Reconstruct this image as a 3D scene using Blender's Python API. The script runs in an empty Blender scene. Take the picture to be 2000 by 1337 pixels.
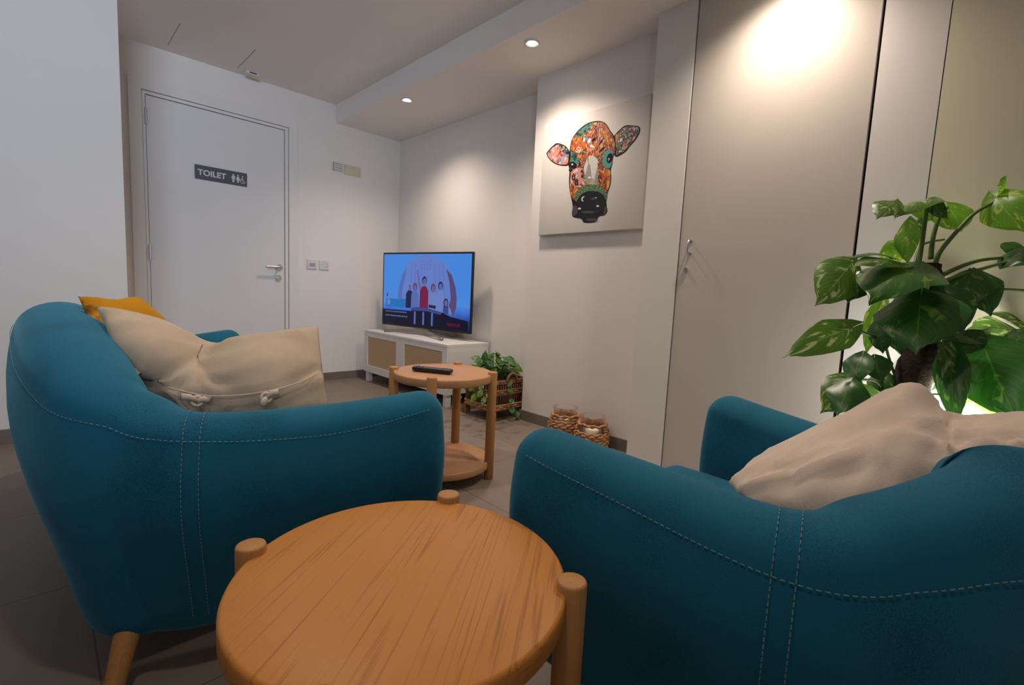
import bpy, bmesh, math, random
from mathutils import Vector, Matrix, noise
C = bpy.context.scene.collection
PI = math.pi
def R(a): return math.radians(a)

# ------------------------------------------------------------------ camera
F, YAW, PITCH, ROLL = 932.54, 0.78173, -0.10522, 0.04788
CAM = Vector((-2.45906, -4.08585, 0.84995))
_f = Vector((math.cos(PITCH)*math.sin(YAW), math.cos(PITCH)*math.cos(YAW), math.sin(PITCH)))
_r = Vector((math.cos(YAW), -math.sin(YAW), 0)); _u = _r.cross(_f)
_r2 = math.cos(ROLL)*_r + math.sin(ROLL)*_u; _u2 = -math.sin(ROLL)*_r + math.cos(ROLL)*_u
_r, _u = _r2, _u2
cd = bpy.data.cameras.new('camera'); cam = bpy.data.objects.new('camera', cd); C.objects.link(cam)
cd.sensor_width = 36; cd.lens = 36*F/2000; cd.clip_start = 0.02
cam.matrix_world = Matrix(((_r.x, _u.x, -_f.x, CAM.x), (_r.y, _u.y, -_f.y, CAM.y), (_r.z, _u.z, -_f.z, CAM.z), (0, 0, 0, 1)))
bpy.context.scene.camera = cam
def at(u, v, d):                    # point seen at photo pixel u,v at depth d (metres)
    return CAM + d*(_f + _r*((u-1000)/F) - _u*((v-668.5)/F))
# ------------------------------------------------------------------ view, world, daylight
sc = bpy.context.scene
sc.view_settings.view_transform = 'Standard'; sc.view_settings.look = 'None'
sc.view_settings.gamma = 1; sc.view_settings.exposure = 0.66; sc.view_settings.use_curve_mapping = False
w = bpy.data.worlds.new('world'); sc.world = w; w.use_nodes = True
w.node_tree.nodes['Background'].inputs[0].default_value = (1.0, 0.90, 0.82, 1)
w.node_tree.nodes['Background'].inputs[1].default_value = 0.28
def area(name, loc, target, size, sizey, power, col):
    l = bpy.data.lights.new(name, 'AREA'); l.shape = 'RECTANGLE'; l.size = size; l.size_y = sizey
    l.energy = power; l.color = col
    o = bpy.data.objects.new(name, l); C.objects.link(o); o.location = loc
    o.rotation_euler = (Vector(target)-Vector(loc)).to_track_quat('-Z', 'Y').to_euler(); return o
area('window_daylight', (-3.4, -5.0, 1.95), (-2.0, 0.0, 2.0), 1.4, 0.6, 9, (0.68, 0.82, 1.0)).data.spread = R(75)

# ------------------------------------------------------------------ materials
def mat(name, col, rough=0.6, metal=0, spec=0.5, emis=None, es=0, sheen=0, trans=0, bump=None, var=None, ior=None):
    m = bpy.data.materials.new(name); m.use_nodes = True; nt = m.node_tree; b = nt.nodes['Principled BSDF']
    b.inputs['Base Color'].default_value = (*col, 1); b.inputs['Roughness'].default_value = rough
    b.inputs['Metallic'].default_value = metal; b.inputs['Specular IOR Level'].default_value = spec
    if sheen: b.inputs['Sheen Weight'].default_value = sheen; b.inputs['Sheen Roughness'].default_value = 0.4; b.inputs['Sheen Tint'].default_value = (*[min(1, c*3+.1) for c in col], 1)
    if trans: b.inputs['Transmission Weight'].default_value = trans
    if ior: b.inputs['IOR'].default_value = ior
    if emis: b.inputs['Emission Color'].default_value = (*emis, 1); b.inputs['Emission Strength'].default_value = es
    tc = nt.nodes.new('ShaderNodeTexCoord')
    if var:                          # (scale, amount, detail, stretch)
        n = nt.nodes.new('ShaderNodeTexNoise'); n.inputs['Scale'].default_value = var[0]; n.inputs['Detail'].default_value = var[2] if len(var) > 2 else 4
        src = tc.outputs['Object']
        if len(var) > 3:
            mp = nt.nodes.new('ShaderNodeMapping'); mp.inputs['Scale'].default_value = var[3]; nt.links.new(src, mp.inputs[0]); src = mp.outputs[0]
        nt.links.new(src, n.inputs['Vector'])
        r = nt.nodes.new('ShaderNodeValToRGB'); a = var[1]
        r.color_ramp.elements[0].position = 0.3; r.color_ramp.elements[1].position = 0.7
        r.color_ramp.elements[0].color = (*[c*(1-a) for c in col], 1); r.color_ramp.elements[1].color = (*[min(1, c*(1+a)) for c in col], 1)
        nt.links.new(n.outputs['Fac'], r.inputs[0]); nt.links.new(r.outputs[0], b.inputs['Base Color'])
    if bump:                         # (scale, strength)
        n = nt.nodes.new('ShaderNodeTexNoise'); n.inputs['Scale'].default_value = bump[0]; n.inputs['Detail'].default_value = 5
        nt.links.new(tc.outputs['Object'], n.inputs['Vector'])
        bp = nt.nodes.new('ShaderNodeBump'); bp.inputs['Strength'].default_value = bump[1]; bp.inputs['Distance'].default_value = 0.004
        nt.links.new(n.outputs['Fac'], bp.inputs['Height']); nt.links.new(bp.outputs[0], b.inputs['Normal'])
    return m
def wood(name, c1, c2, ang=0, sc_=1.0, rough=0.45):
    m = bpy.data.materials.new(name); m.use_nodes = True; nt = m.node_tree; b = nt.nodes['Principled BSDF']
    b.inputs['Roughness'].default_value = rough; b.inputs['Specular IOR Level'].default_value = 0.3
    L = nt.links.new
    tc = nt.nodes.new('ShaderNodeTexCoord'); mp = nt.nodes.new('ShaderNodeMapping')
    mp.inputs['Rotation'].default_value = (0, 0, -ang); L(tc.outputs['Object'], mp.inputs[0])
    m2 = nt.nodes.new('ShaderNodeMapping'); m2.inputs['Scale'].default_value = (0.55*sc_, 15*sc_, 15*sc_); L(mp.outputs[0], m2.inputs[0])
    n1 = nt.nodes.new('ShaderNodeTexNoise'); n1.inputs['Scale'].default_value = 1.0; n1.inputs['Detail'].default_value = 2; n1.inputs['Distortion'].default_value = 0.25; L(m2.outputs[0], n1.inputs['Vector'])
    m3 = nt.nodes.new('ShaderNodeMapping'); m3.inputs['Scale'].default_value = (7*sc_, 300*sc_, 300*sc_); L(mp.outputs[0], m3.inputs[0])
    n2 = nt.nodes.new('ShaderNodeTexNoise'); n2.inputs['Scale'].default_value = 1.0; n2.inputs['Detail'].default_value = 4; L(m3.outputs[0], n2.inputs['Vector'])
    mx = nt.nodes.new('ShaderNodeMath'); mx.operation = 'MULTIPLY_ADD'; mx.inputs[1].default_value = 0.55; L(n2.outputs['Fac'], mx.inputs[0])
    s1 = nt.nodes.new('ShaderNodeMath'); s1.operation = 'MULTIPLY'; s1.inputs[1].default_value = 75; L(n1.outputs['Fac'], s1.inputs[0])
    s2 = nt.nodes.new('ShaderNodeMath'); s2.operation = 'SINE'; L(s1.outputs[0], s2.inputs[0])
    s3 = nt.nodes.new('ShaderNodeMapRange'); s3.inputs['From Min'].default_value = 0.55; s3.inputs['From Max'].default_value = 1.0; s3.inputs['To Min'].default_value = 0.32; s3.inputs['To Max'].default_value = 0.19; L(s2.outputs[0], s3.inputs[0])
    mm = nt.nodes.new('ShaderNodeMath'); mm.operation = 'MULTIPLY_ADD'; mm.inputs[1].default_value = 0.12; L(n1.outputs['Fac'], mm.inputs[0]); L(s3.outputs[0], mm.inputs[2]); L(mm.outputs[0], mx.inputs[2])
    r = nt.nodes.new('ShaderNodeValToRGB'); r.color_ramp.elements[0].position = 0.38; r.color_ramp.elements[1].position = 0.6
    r.color_ramp.elements[0].color = (*c2, 1); r.color_ramp.elements[1].color = (*c1, 1)
    L(mx.outputs[0], r.inputs[0]); L(r.outputs[0], b.inputs['Base Color'])
    bp = nt.nodes.new('ShaderNodeBump'); bp.inputs['Strength'].default_value = 0.12; bp.inputs['Distance'].default_value = 0.002
    L(mx.outputs[0], bp.inputs['Height']); L(bp.outputs[0], b.inputs['Normal'])
    return m
M = {}
M['wall'] = mat('painted_plaster', (0.78, 0.745, 0.72), 0.85, spec=0.2, bump=(60, 0.08), var=(1.2, 0.02))
M['ceil'] = mat('ceiling_paint', (0.84, 0.80, 0.77), 0.9, spec=0.1, var=(1.0, 0.02))
M['green_wall'] = mat('olive_paint', (0.72, 0.69, 0.53), 0.85, spec=0.2, bump=(60, 0.06))
M['door'] = mat('door_laminate', (0.72, 0.71, 0.71), 0.5, spec=0.3, var=(3, 0.015))
M['trimw'] = mat('trim_paint', (0.75, 0.73, 0.71), 0.5, spec=0.3)
M['cab'] = mat('grey_laminate', (0.56, 0.52, 0.475), 0.42, spec=0.35, var=(260, 0.03, 2))
M['dark'] = mat('shadow_gap', (0.02, 0.018, 0.018), 0.9)
M['skirt'] = mat('skirting_tile', (0.17, 0.145, 0.125), 0.55, var=(8, 0.08))
M['metal'] = mat('brushed_steel', (0.6, 0.6, 0.62), 0.28, metal=1)
M['teal'] = None
M['stitch'] = mat('stitch_thread', (0.12, 0.24, 0.30), 0.8)
M['white'] = mat('white_lacquer', (0.74, 0.72, 0.70), 0.4, spec=0.4)
M['plastic'] = mat('white_plastic', (0.66, 0.64, 0.65), 0.4)
M['plasticd'] = mat('plastic_shadow', (0.36, 0.35, 0.37), 0.5)
M['cream'] = mat('cream_plastic', (0.62, 0.56, 0.42), 0.5)
M['black'] = mat('black_plastic', (0.012, 0.012, 0.013), 0.35)
M['oak'] = wood('oak_tabletop', (0.50, 0.205, 0.042), (0.27, 0.088, 0.014), ang=R(36.7))
M['oakleg'] = wood('oak_leg', (0.42, 0.205, 0.068), (0.28, 0.12, 0.033), ang=0, rough=0.5)
M['oakleg'].node_tree.nodes['Mapping'].inputs['Rotation'].default_value = (0, R(90), 0)
M['oak2'] = wood('oak_far_tabletop', (0.45, 0.235, 0.11), (0.33, 0.155, 0.065), ang=R(8))
def teal():
    m = bpy.data.materials.new('teal_fabric'); m.use_nodes = True; nt = m.node_tree; b = nt.nodes['Principled BSDF']; L = nt.links.new
    b.inputs['Roughness'].default_value = 0.85; b.inputs['Specular IOR Level'].default_value = 0.15
    b.inputs['Sheen Weight'].default_value = 0.35; b.inputs['Sheen Roughness'].default_value = 0.45; b.inputs['Sheen Tint'].default_value = (0.25, 0.6, 0.75, 1)
    tc = nt.nodes.new('ShaderNodeTexCoord')
    n = nt.nodes.new('ShaderNodeTexNoise'); n.inputs['Scale'].default_value = 7; n.inputs['Detail'].default_value = 6; L(tc.outputs['Object'], n.inputs['Vector'])
    n2 = nt.nodes.new('ShaderNodeTexNoise'); n2.inputs['Scale'].default_value = 520; n2.inputs['Detail'].default_value = 2; L(tc.outputs['Object'], n2.inputs['Vector'])
    a = nt.nodes.new('ShaderNodeMath'); a.operation = 'ADD'; L(n.outputs['Fac'], a.inputs[0]); L(n2.outputs['Fac'], a.inputs[1])
    r = nt.nodes.new('ShaderNodeValToRGB'); r.color_ramp.elements[0].position = 0.7; r.color_ramp.elements[1].position = 1.3
    r.color_ramp.elements[0].color = (0.003, 0.062, 0.115, 1); r.color_ramp.elements[1].color = (0.009, 0.112, 0.190, 1)
    h = nt.nodes.new('ShaderNodeMath'); h.operation = 'MULTIPLY'; h.inputs[1].default_value = 1.0
    L(a.outputs[0], h.inputs[0]); L(h.outputs[0], r.inputs[0]); L(r.outputs[0], b.inputs['Base Color'])
    bp = nt.nodes.new('ShaderNodeBump'); bp.inputs['Strength'].default_value = 0.25; bp.inputs['Distance'].default_value = 0.001
    L(n2.outputs['Fac'], bp.inputs['Height']); L(bp.outputs[0], b.inputs['Normal'])
    return m
M['teal'] = teal()
def tiles():
    m = bpy.data.materials.new('grey_floor_tiles'); m.use_nodes = True; nt = m.node_tree; b = nt.nodes['Principled BSDF']; L = nt.links.new
    b.inputs['Roughness'].default_value = 0.5; b.inputs['Specular IOR Level'].default_value = 0.35
    tc = nt.nodes.new('ShaderNodeTexCoord')
    br = nt.nodes.new('ShaderNodeTexBrick'); br.offset = 0.0; br.inputs['Scale'].default_value = 1
    br.inputs['Brick Width'].default_value = 0.6; br.inputs['Row Height'].default_value = 0.6; br.inputs['Mortar Size'].default_value = 0.0022
    br.inputs['Color1'].default_value = (0.215, 0.172, 0.142, 1); br.inputs['Color2'].default_value = (0.200, 0.160, 0.132, 1); br.inputs['Mortar'].default_value = (0.11, 0.095, 0.082, 1)
    L(tc.outputs['Object'], br.inputs['Vector'])
    n = nt.nodes.new('ShaderNodeTexNoise'); n.inputs['Scale'].default_value = 3; n.inputs['Detail'].default_value = 8; n.inputs['Roughness'].default_value = 0.65; L(tc.outputs['Object'], n.inputs['Vector'])
    mr = nt.nodes.new('ShaderNodeMapRange'); mr.inputs['To Min'].default_value = 0.78; mr.inputs['To Max'].default_value = 1.22; L(n.outputs['Fac'], mr.inputs[0])
    mx = nt.nodes.new('ShaderNodeMix'); mx.data_type = 'RGBA'; mx.blend_type = 'MULTIPLY'; mx.inputs[0].default_value = 1
    L(br.outputs['Color'], mx.inputs[6]); L(mr.outputs[0], mx.inputs[7])
    # dried water marks on the tiles in front of the basket
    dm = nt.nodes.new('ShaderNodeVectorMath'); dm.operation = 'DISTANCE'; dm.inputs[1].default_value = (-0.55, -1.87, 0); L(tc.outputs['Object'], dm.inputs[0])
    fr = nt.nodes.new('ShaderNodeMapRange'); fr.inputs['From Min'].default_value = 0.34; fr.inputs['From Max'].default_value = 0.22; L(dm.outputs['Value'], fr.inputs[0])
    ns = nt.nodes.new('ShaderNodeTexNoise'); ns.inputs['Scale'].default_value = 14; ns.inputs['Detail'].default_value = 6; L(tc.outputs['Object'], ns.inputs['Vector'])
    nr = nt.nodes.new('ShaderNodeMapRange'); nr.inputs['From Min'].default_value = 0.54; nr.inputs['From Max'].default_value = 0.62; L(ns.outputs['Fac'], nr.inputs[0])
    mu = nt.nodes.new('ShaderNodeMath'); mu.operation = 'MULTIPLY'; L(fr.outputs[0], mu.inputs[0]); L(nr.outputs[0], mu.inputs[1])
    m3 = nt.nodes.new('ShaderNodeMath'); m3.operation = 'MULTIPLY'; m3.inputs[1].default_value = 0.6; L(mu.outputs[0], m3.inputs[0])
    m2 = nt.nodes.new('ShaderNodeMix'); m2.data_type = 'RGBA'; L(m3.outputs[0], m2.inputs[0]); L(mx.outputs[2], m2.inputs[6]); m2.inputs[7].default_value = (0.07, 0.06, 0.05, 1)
    L(m2.outputs[2], b.inputs['Base Color'])
    bp = nt.nodes.new('ShaderNodeBump'); bp.inputs['Strength'].default_value = 0.1; bp.inputs['Distance'].default_value = 0.003
    L(n.outputs['Fac'], bp.inputs['Height']); L(bp.outputs[0], b.inputs['Normal'])
    return m
M['floor'] = tiles()

# ------------------------------------------------------------------ mesh helpers
class MB:
    def __init__(s): s.v = []; s.f = []; s.m = []; s.col = None
    def add(s, vs, fs, mi=0):
        o = len(s.v); s.v += [Vector(p) for p in vs]; s.f += [[i+o for i in f] for f in fs]; s.m += [mi]*len(fs); return s
    def box(s, x0, x1, y0, y1, z0, z1, mi=0):
        vs = [(x, y, z) for x in (x0, x1) for y in (y0, y1) for z in (z0, z1)]
        return s.add(vs, [(0, 1, 3, 2), (4, 6, 7, 5), (0, 4, 5, 1), (2, 3, 7, 6), (0, 2, 6, 4), (1, 5, 7, 3)], mi)
    def tube(s, pts, rad, n=10, mi=0, cap=True, closed=False):
        pts = [Vector(p) for p in pts]; N = len(pts)
        if not hasattr(rad, '__len__'): rad = [rad]*N
        rings = []; pn = None
        for i, p in enumerate(pts):
            if closed: t = pts[(i+1) % N]-pts[i-1]
            else: t = pts[min(i+1, N-1)]-pts[max(i-1, 0)]
            t.normalize()
            if pn is None: pn = t.cross(Vector((0, 0, 1)) if abs(t.z) < 0.9 else Vector((1, 0, 0)))
            pn = (pn - t*pn.dot(t)).normalized(); q = t.cross(pn)
            rings.append([p+rad[i]*(math.cos(2*PI*k/n)*pn+math.sin(2*PI*k/n)*q) for k in range(n)])
        vs = [a for r in rings for a in r]; fs = []
        for i in range(N if closed else N-1):
            j = (i+1) % N
            for k in range(n): fs.append((i*n+k, i*n+(k+1) % n, j*n+(k+1) % n, j*n+k))
        if cap and not closed: fs.append(tuple(range(n-1, -1, -1))); fs.append(tuple((N-1)*n+k for k in range(n)))
        return s.add(vs, fs, mi)
    def lathe(s, prof, c=(0, 0, 0), n=40, mi=0):       # prof list of (r,z)
        vs = []; fs = []; c = Vector(c)
        for r, z in prof:
            for k in range(n): vs.append(c+Vector((r*math.cos(2*PI*k/n), r*math.sin(2*PI*k/n), z)))
        for i in range(len(prof)-1):
            for k in range(n): fs.append((i*n+k, i*n+(k+1) % n, (i+1)*n+(k+1) % n, (i+1)*n+k))
        if prof[0][0] > 1e-5: fs.append(tuple(range(n-1, -1, -1)))
        if prof[-1][0] > 1e-5: fs.append(tuple((len(prof)-1)*n+k for k in range(n)))
        return s.add(vs, fs, mi)
    def poly(s, pts, mi=0): return s.add(pts, [tuple(range(len(pts)))], mi)
    def grid(s, fn, nu, nv, mi=0, cu=False):
        vs = [fn(i/nu, j/nv) for j in range(nv+1) for i in range(nu+1)]
        fs = [(j*(nu+1)+i, j*(nu+1)+i+1, (j+1)*(nu+1)+i+1, (j+1)*(nu+1)+i) for j in range(nv) for i in range(nu)]
        return s.add(vs, fs, mi)
    def rbox(s, size, r, c=(0, 0, 0), n=4, mi=0, fn=None, seg=1):   # rounded box, seg = extra divisions of flat parts
        hx, hy, hz = size[0]/2, size[1]/2, size[2]/2; c = Vector(c)
        def coords(h):
            inner = h-r; a = []
            for k in range(n+1): t = k/n*PI/4; a.append(-inner-r*math.tan(PI/4-t)*1.0)
            for k in range(1, seg): a.append(-inner+2*inner*k/seg)
            for k in range(n+1): t = k/n*PI/4; a.append(inner+r*math.tan(t))
            return a
        ax = [coords(h) for h in (hx, hy, hz)]; H = (hx, hy, hz)
        for a in range(3):
            b_, d_ = (a+1) % 3, (a+2) % 3
            for sg in (-1, 1):
                vs = []
                for y in ax[b_]:
                    for x in ax[d_]:
                        p = [0, 0, 0]; p[a] = sg*H[a]; p[b_] = y; p[d_] = x
                        q = Vector([max(-(H[i]-r), min(H[i]-r, p[i])) for i in range(3)])
                        d = Vector(p)-q
                        if d.length > 1e-9: d = d.normalized()*r
                        v = q+d
                        if fn: v = fn(v)
                        vs.append(c+v)
                nx = len(ax[d_]); ny = len(ax[b_])
                fs = []
                for j in range(ny-1):
                    for i in range(nx-1):
                        f = (j*nx+i, j*nx+i+1, (j+1)*nx+i+1, (j+1)*nx+i)
                        fs.append(f if sg < 0 else f[::-1])
                s.add(vs, fs, mi)
        return s
    def xf(s, m, start=0):
        for i in range(start, len(s.v)): s.v[i] = m @ s.v[i]
        return s
    def build(s, name, mats, parent=None, smooth=False, weld=True, ang=None):
        me = bpy.data.meshes.new(name); me.from_pydata([tuple(p) for p in s.v], [], s.f)
        if not isinstance(mats, (list, tuple)): mats = [mats]
        for m in mats: me.materials.append(m)
        me.polygons.foreach_set('material_index', s.m)
        if s.col:
            ca = me.color_attributes.new('leaf', 'FLOAT_COLOR', 'POINT')
            for i, c in enumerate(s.col): ca.data[i].color = c
        bm = bmesh.new(); bm.from_mesh(me)
        if weld: bmesh.ops.remove_doubles(bm, verts=bm.verts, dist=1e-5)
        bmesh.ops.recalc_face_normals(bm, faces=bm.faces)
        bm.to_mesh(me); bm.free()
        if smooth:
            me.polygons.foreach_set('use_smooth', [True]*len(me.polygons))
            if ang is not None: me.set_sharp_from_angle(angle=R(ang))
        o = bpy.data.objects.new(name, me); C.objects.link(o)
        if parent: o.parent = parent
        return o
def tag(o, label=None, cat=None, group=None, kind=None):
    if label: o['label'] = label
    if cat: o['category'] = cat
    if group: o['group'] = group
    if kind: o['kind'] = kind
    return o
def thing(name, label, cat, loc=(0, 0, 0), rz=0, group=None):
    o = bpy.data.objects.new(name, None); C.objects.link(o); o.location = loc; o.rotation_euler = (0, 0, rz); o.empty_display_size = 0.05
    return tag(o, label, cat, group)
def struct(o, label=None): return tag(o, label, None, None, 'structure')
def cr(P, n=8):                     # catmull-rom through tuples, n samples per span
    out = []; N = len(P)
    for i in range(N-1):
        p0, p1, p2, p3 = P[max(i-1, 0)], P[i], P[i+1], P[min(i+2, N-1)]
        for k in range(n):
            t = k/n
            out.append(tuple(0.5*((2*b)+(-a+c)*t+(2*a-5*b+4*c-d)*t*t+(-a+3*b-3*c+d)*t**3) for a, b, c, d in zip(p0, p1, p2, p3)))
    out.append(tuple(P[-1])); return out

# ------------------------------------------------------------------ room
H, HS, XS = 2.3408, 2.1943, -0.6215
YL, XL = -0.78, -2.12
struct(MB().box(-6, 0.3, -7.2, 0.2, -0.1, 0).build('floor', M['floor']))
o = MB().box(-6, XS, -7.2, 0.2, H, H+0.1).build('ceiling', M['ceil']); struct(o)
struct(MB().box(XS, 0.3, -7.2, 0.2, HS, H+0.1).build('trim_1', M['ceil']), 'lowered plaster soffit strip along the ceiling over the TV wall')
DL, DR, DT = -1.934, -1.005, 2.054     # rebate in the toilet wall
wb = MB().box(-2.4, DL, 0, 0.14, 0, H).box(DR, 0.2, 0, 0.14, 0, H).box(DL, DR, 0, 0.14, DT, H)
struct(wb.build('wall_back', M['wall']))
struct(MB().box(0, 0.2, -2.2, 0, 0, HS).build('wall_right', M['wall']), 'white wall behind the television')
struct(MB().box(-0.1755, 0.2, -3.1, -1.907, 0, HS).build('wall_right', M['wall']), 'projecting white wall section carrying the painting')
struct(MB().box(-0.3116, 0.2, -3.0, -2.8076, 0, HS).build('wall_right', M['trimw']), 'white upright panel beside the tall grey door')
struct(MB().box(-0.3116, 0.2, -3.873, -3.696, 0, HS).build('wall_right', M['trimw']), 'white strip right of the tall grey door')
struct(MB().box(-0.3116, 0.2, -7.2, -3.876, 0, HS).build('wall_right', M['green_wall']), 'pale olive wall behind the large plant')
struct(MB().box(-6, XL, YL, YL+0.12, 0, H).box(XL-0.12, XL, YL+0.12, 0.0, 0, H).build('wall_left', M['wall']))
struct(MB().box(-6.1, -6, -7.2, YL, 0, H).build('wall_side', M['wall']))
struct(MB().box(-2.6, 0.3, -5.7, -5.6, 0, H).build('wall_rear', M['wall']))
hb, bt = 0.0668, 0.012
struct(MB().box(-0.936, 0, -bt, 0, 0, hb).build('baseboard_back', M['skirt']))
struct(MB().box(-bt, 0, -1.907, -bt, 0, hb).build('baseboard_right', M['skirt']))
struct(MB().box(-0.1755-bt, -0.1755, -2.8076, -1.907-bt, 0, hb).box(-0.1755-bt, -bt, -1.907, -1.907+bt, 0, hb).build('baseboard_right', M['skirt']))
struct(MB().box(-6, XL, YL-bt, YL, 0, 0.073).build('baseboard_left', M['skirt']))

# toilet door
d1 = thing('door_1', 'light grey flush toilet door in a flat painted frame', 'door', (0, 0, 0)); struct(d1)
if 'category' in d1: del d1['category']
MB().box(-1.911, -1.036, 0.006, 0.046, 0.006, 2.027).build('door_leaf', M['door'], d1)
af = MB().box(-2.0025, DL, -0.014, 0, 0, 2.124).box(DR, -0.936, -0.014, 0, 0, 2.124).box(DL, DR, -0.014, 0, DT, 2.124).build('architrave', M['trimw'], d1)
MB().box(DL+.003, -1.915, -0.004, 0.1, 0, 2.031).box(-1.032, DR-.003, -0.004, 0.1, 0, 2.031).box(DL+.003, DR-.003, -0.004, 0.1, 2.031, DT-.003).build('door_frame', M['trimw'], d1)
MB().box(DL, DR, 0.1, 0.13, 0, DT).build('rebate_back', M['dark'], d1)
for z in (1.89, 1.0, 0.2):
    hg = MB(); hg.tube([(-1.913, -0.009, z-0.053), (-1.913, -0.009, z+0.053)], 0.0075, 12); hg.box(-1.911, -1.905, 0.003, 0.0065, z-0.05, z+0.05)
    hg.build('hinge', M['metal'], d1, smooth=True, ang=40)
h = MB(); h.tube([(-1.078, 0.006, 0.958), (-1.078, -0.006, 0.958)], 0.024, 24); h.tube([(-1.078, -0.003, 0.958), (-1.078, -0.045, 0.958), (-1.083, -0.053, 0.958), (-1.11, -0.056, 0.958), (-1.195, -0.056, 0.957)], 0.0085, 12)
h.build('lever_handle', M['metal'], d1, smooth=True, ang=40)
h = MB(); h.tube([(-1.085, 0.006, 0.872), (-1.085, -0.004, 0.872)], 0.024, 24); h.tube([(-1.085, 0, 0.872), (-1.085, -0.012, 0.872)], 0.01, 16); h.box(-1.088, -1.082, -0.016, -0.011, 0.864, 0.88)
h.build('lock_cylinder', M['metal'], d1, smooth=True, ang=40)

# sign
def text_mesh(txt, size, mt, parent, loc, rot, name, ext=0.0008, off=0.0):
    cu = bpy.data.curves.new(name, 'FONT'); cu.body = txt; cu.size = size; cu.extrude = ext; cu.offset = off
    t = bpy.data.objects.new(name, cu); C.objects.link(t); bpy.context.view_layer.update()
    me = bpy.data.meshes.new_from_object(t.evaluated_get(bpy.context.evaluated_depsgraph_get()))
    C.objects.unlink(t); bpy.data.objects.remove(t)
    me.materials.clear(); me.materials.append(mt)
    o = bpy.data.objects.new(name, me); C.objects.link(o); o.parent = parent; o.location = loc; o.rotation_euler = rot; return o
M['signg'] = mat('sign_grey', (0.085, 0.09, 0.105), 0.4); M['signw'] = mat('sign_white', (0.62, 0.64, 0.68), 0.5)
sg = thing('toilet_sign', 'dark grey rectangular sign reading TOILET with figures, on the door', 'sign', (-1.475, 0, 1.5925))
MB().rbox((0.337, 0.006, 0.099), 0.002, (0, 0.003, 0), 2).build('plate', M['signg'], sg)
text_mesh('TOILET', 0.0545, M['signw'], sg, (-0.151, -0.0012, -0.019), (R(90), 0, 0), 'lettering', off=0.0016)
pic = MB()
def disc(mb, cx, cz, r, y=-0.0015, n=16, r0=None, a0=0, a1=2*PI, mi=0, sx=1):
    if r0 is None: mb.poly([(cx+sx*r*math.cos(2*PI*k/n), y, cz+r*math.sin(2*PI*k/n)) for k in range(n)], mi)
    else:
        for k in range(n):
            a, b = a0+(a1-a0)*k/n, a0+(a1-a0)*(k+1)/n
            mb.poly([(cx+r0*math.cos(a), y, cz+r0*math.sin(a)), (cx+r*math.cos(a), y, cz+r*math.sin(a)), (cx+r*math.cos(b), y, cz+r*math.sin(b)), (cx+r0*math.cos(b), y, cz+r0*math.sin(b))], mi)
def px(mb, pts, ox, oz, k=1, y=-0.0015): mb.poly([(ox+a*k, y, oz+b*k) for a, b in pts])
cx = 0.075; disc(pic, cx, 0.022, 0.0058); px(pic, [(-.009, .015), (.009, .015), (.014, -.004), (.010, -.005), (.007, .006), (.0065, -.03), (.001, -.03), (0, -.008), (-.001, -.03), (-.0065, -.03), (-.007, .006), (-.010, -.005), (-.014, -.004)], cx, 0)
cx = 0.106; disc(pic, cx, 0.022, 0.0058); px(pic, [(-.006, .015), (.006, .015), (.014, -.003), (.011, -.005), (.007, .004), (.012, -.014), (.005, -.014), (.005, -.03), (-.005, -.03), (-.005, -.014), (-.012, -.014), (-.007, .004), (-.011, -.005), (-.014, -.003)], cx, 0)
cx = 0.136; disc(pic, cx, 0.020, 0.005); disc(pic, cx, -0.013, 0.017, n=22, r0=0.0125, a0=R(110), a1=R(360))
pic.box(cx-.004, cx+.001, -.0015, -.001, -.008, .014); pic.box(cx-.004, cx+.011, -.0015, -.001, -.011, -.007); pic.box(cx-.002, cx+.008, -.0015, -.001, .001, .004); pic.box(cx+.008, cx+.012, -.0015, -.001, -.024, -.007); pic.box(cx+.010, cx+.020, -.0015, -.001, -.025, -.021)
pic.build('pictograms', M['signw'], sg)

# wall plates
def plate(name, label, cat, cx, cz, w_, h_, kind):
    t = thing(name, label, cat, (cx, 0, cz))
    MB().rbox((w_, 0.009, h_), 0.003, (0, -0.0045, 0), 3).build('face_plate', M['cream'] if kind == 'blank' else M['plastic'], t, smooth=True, ang=40)
    if kind == 'switch': MB().rbox((0.046, 0.004, 0.026), 0.0015, (0.002, -0.0105, -0.002), 2).build('rocker', M['plasticd'], t)
    if kind == 'socket':
        for a, b in ((-0.022, 0), (0.012, 0.013), (0.012, -0.013), (0.028, 0.013), (0.028, -0.01)): MB().box(a-.004, a+.004, -.0103, -.009, b-.0025, b+.0025).build('pin_slot', M['plasticd'], t)
    if kind == 'panel':
        m_ = MB()
        for k in range(4): m_.box(-0.03, 0.034, -.0103, -.009, -0.028+k*0.017, -0.022+k*0.017)
        m_.box(-w_/2-.004, -w_/2+.003, -0.012, 0, -0.034, 0.034); m_.build('grille', M['plasticd'], t)
    if kind == 'blank':
        for a, b in ((-0.06, 0.02), (0.06, -0.01)): MB().tube([(a, -0.009, b), (a, -0.0105, b)], 0.004, 10).build('screw', M['plasticd'], t)
plate('light_switch', 'white square light switch beside the toilet door frame', 'switch', -0.819, 1.001, 0.084, 0.08, 'switch')
plate('wall_socket', 'white square power socket right of the light switch', 'socket', -0.7165, 1.001, 0.084, 0.08, 'socket')
plate('thermostat', 'small white slotted control box high on the wall beside a cream plate', 'thermostat', -0.598, 1.838, 0.082, 0.078, 'panel')
plate('blanking_plate', 'cream oblong blanking plate high on the wall near the corner', 'wall plate', -0.470, 1.833, 0.150, 0.083, 'blank')

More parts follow.
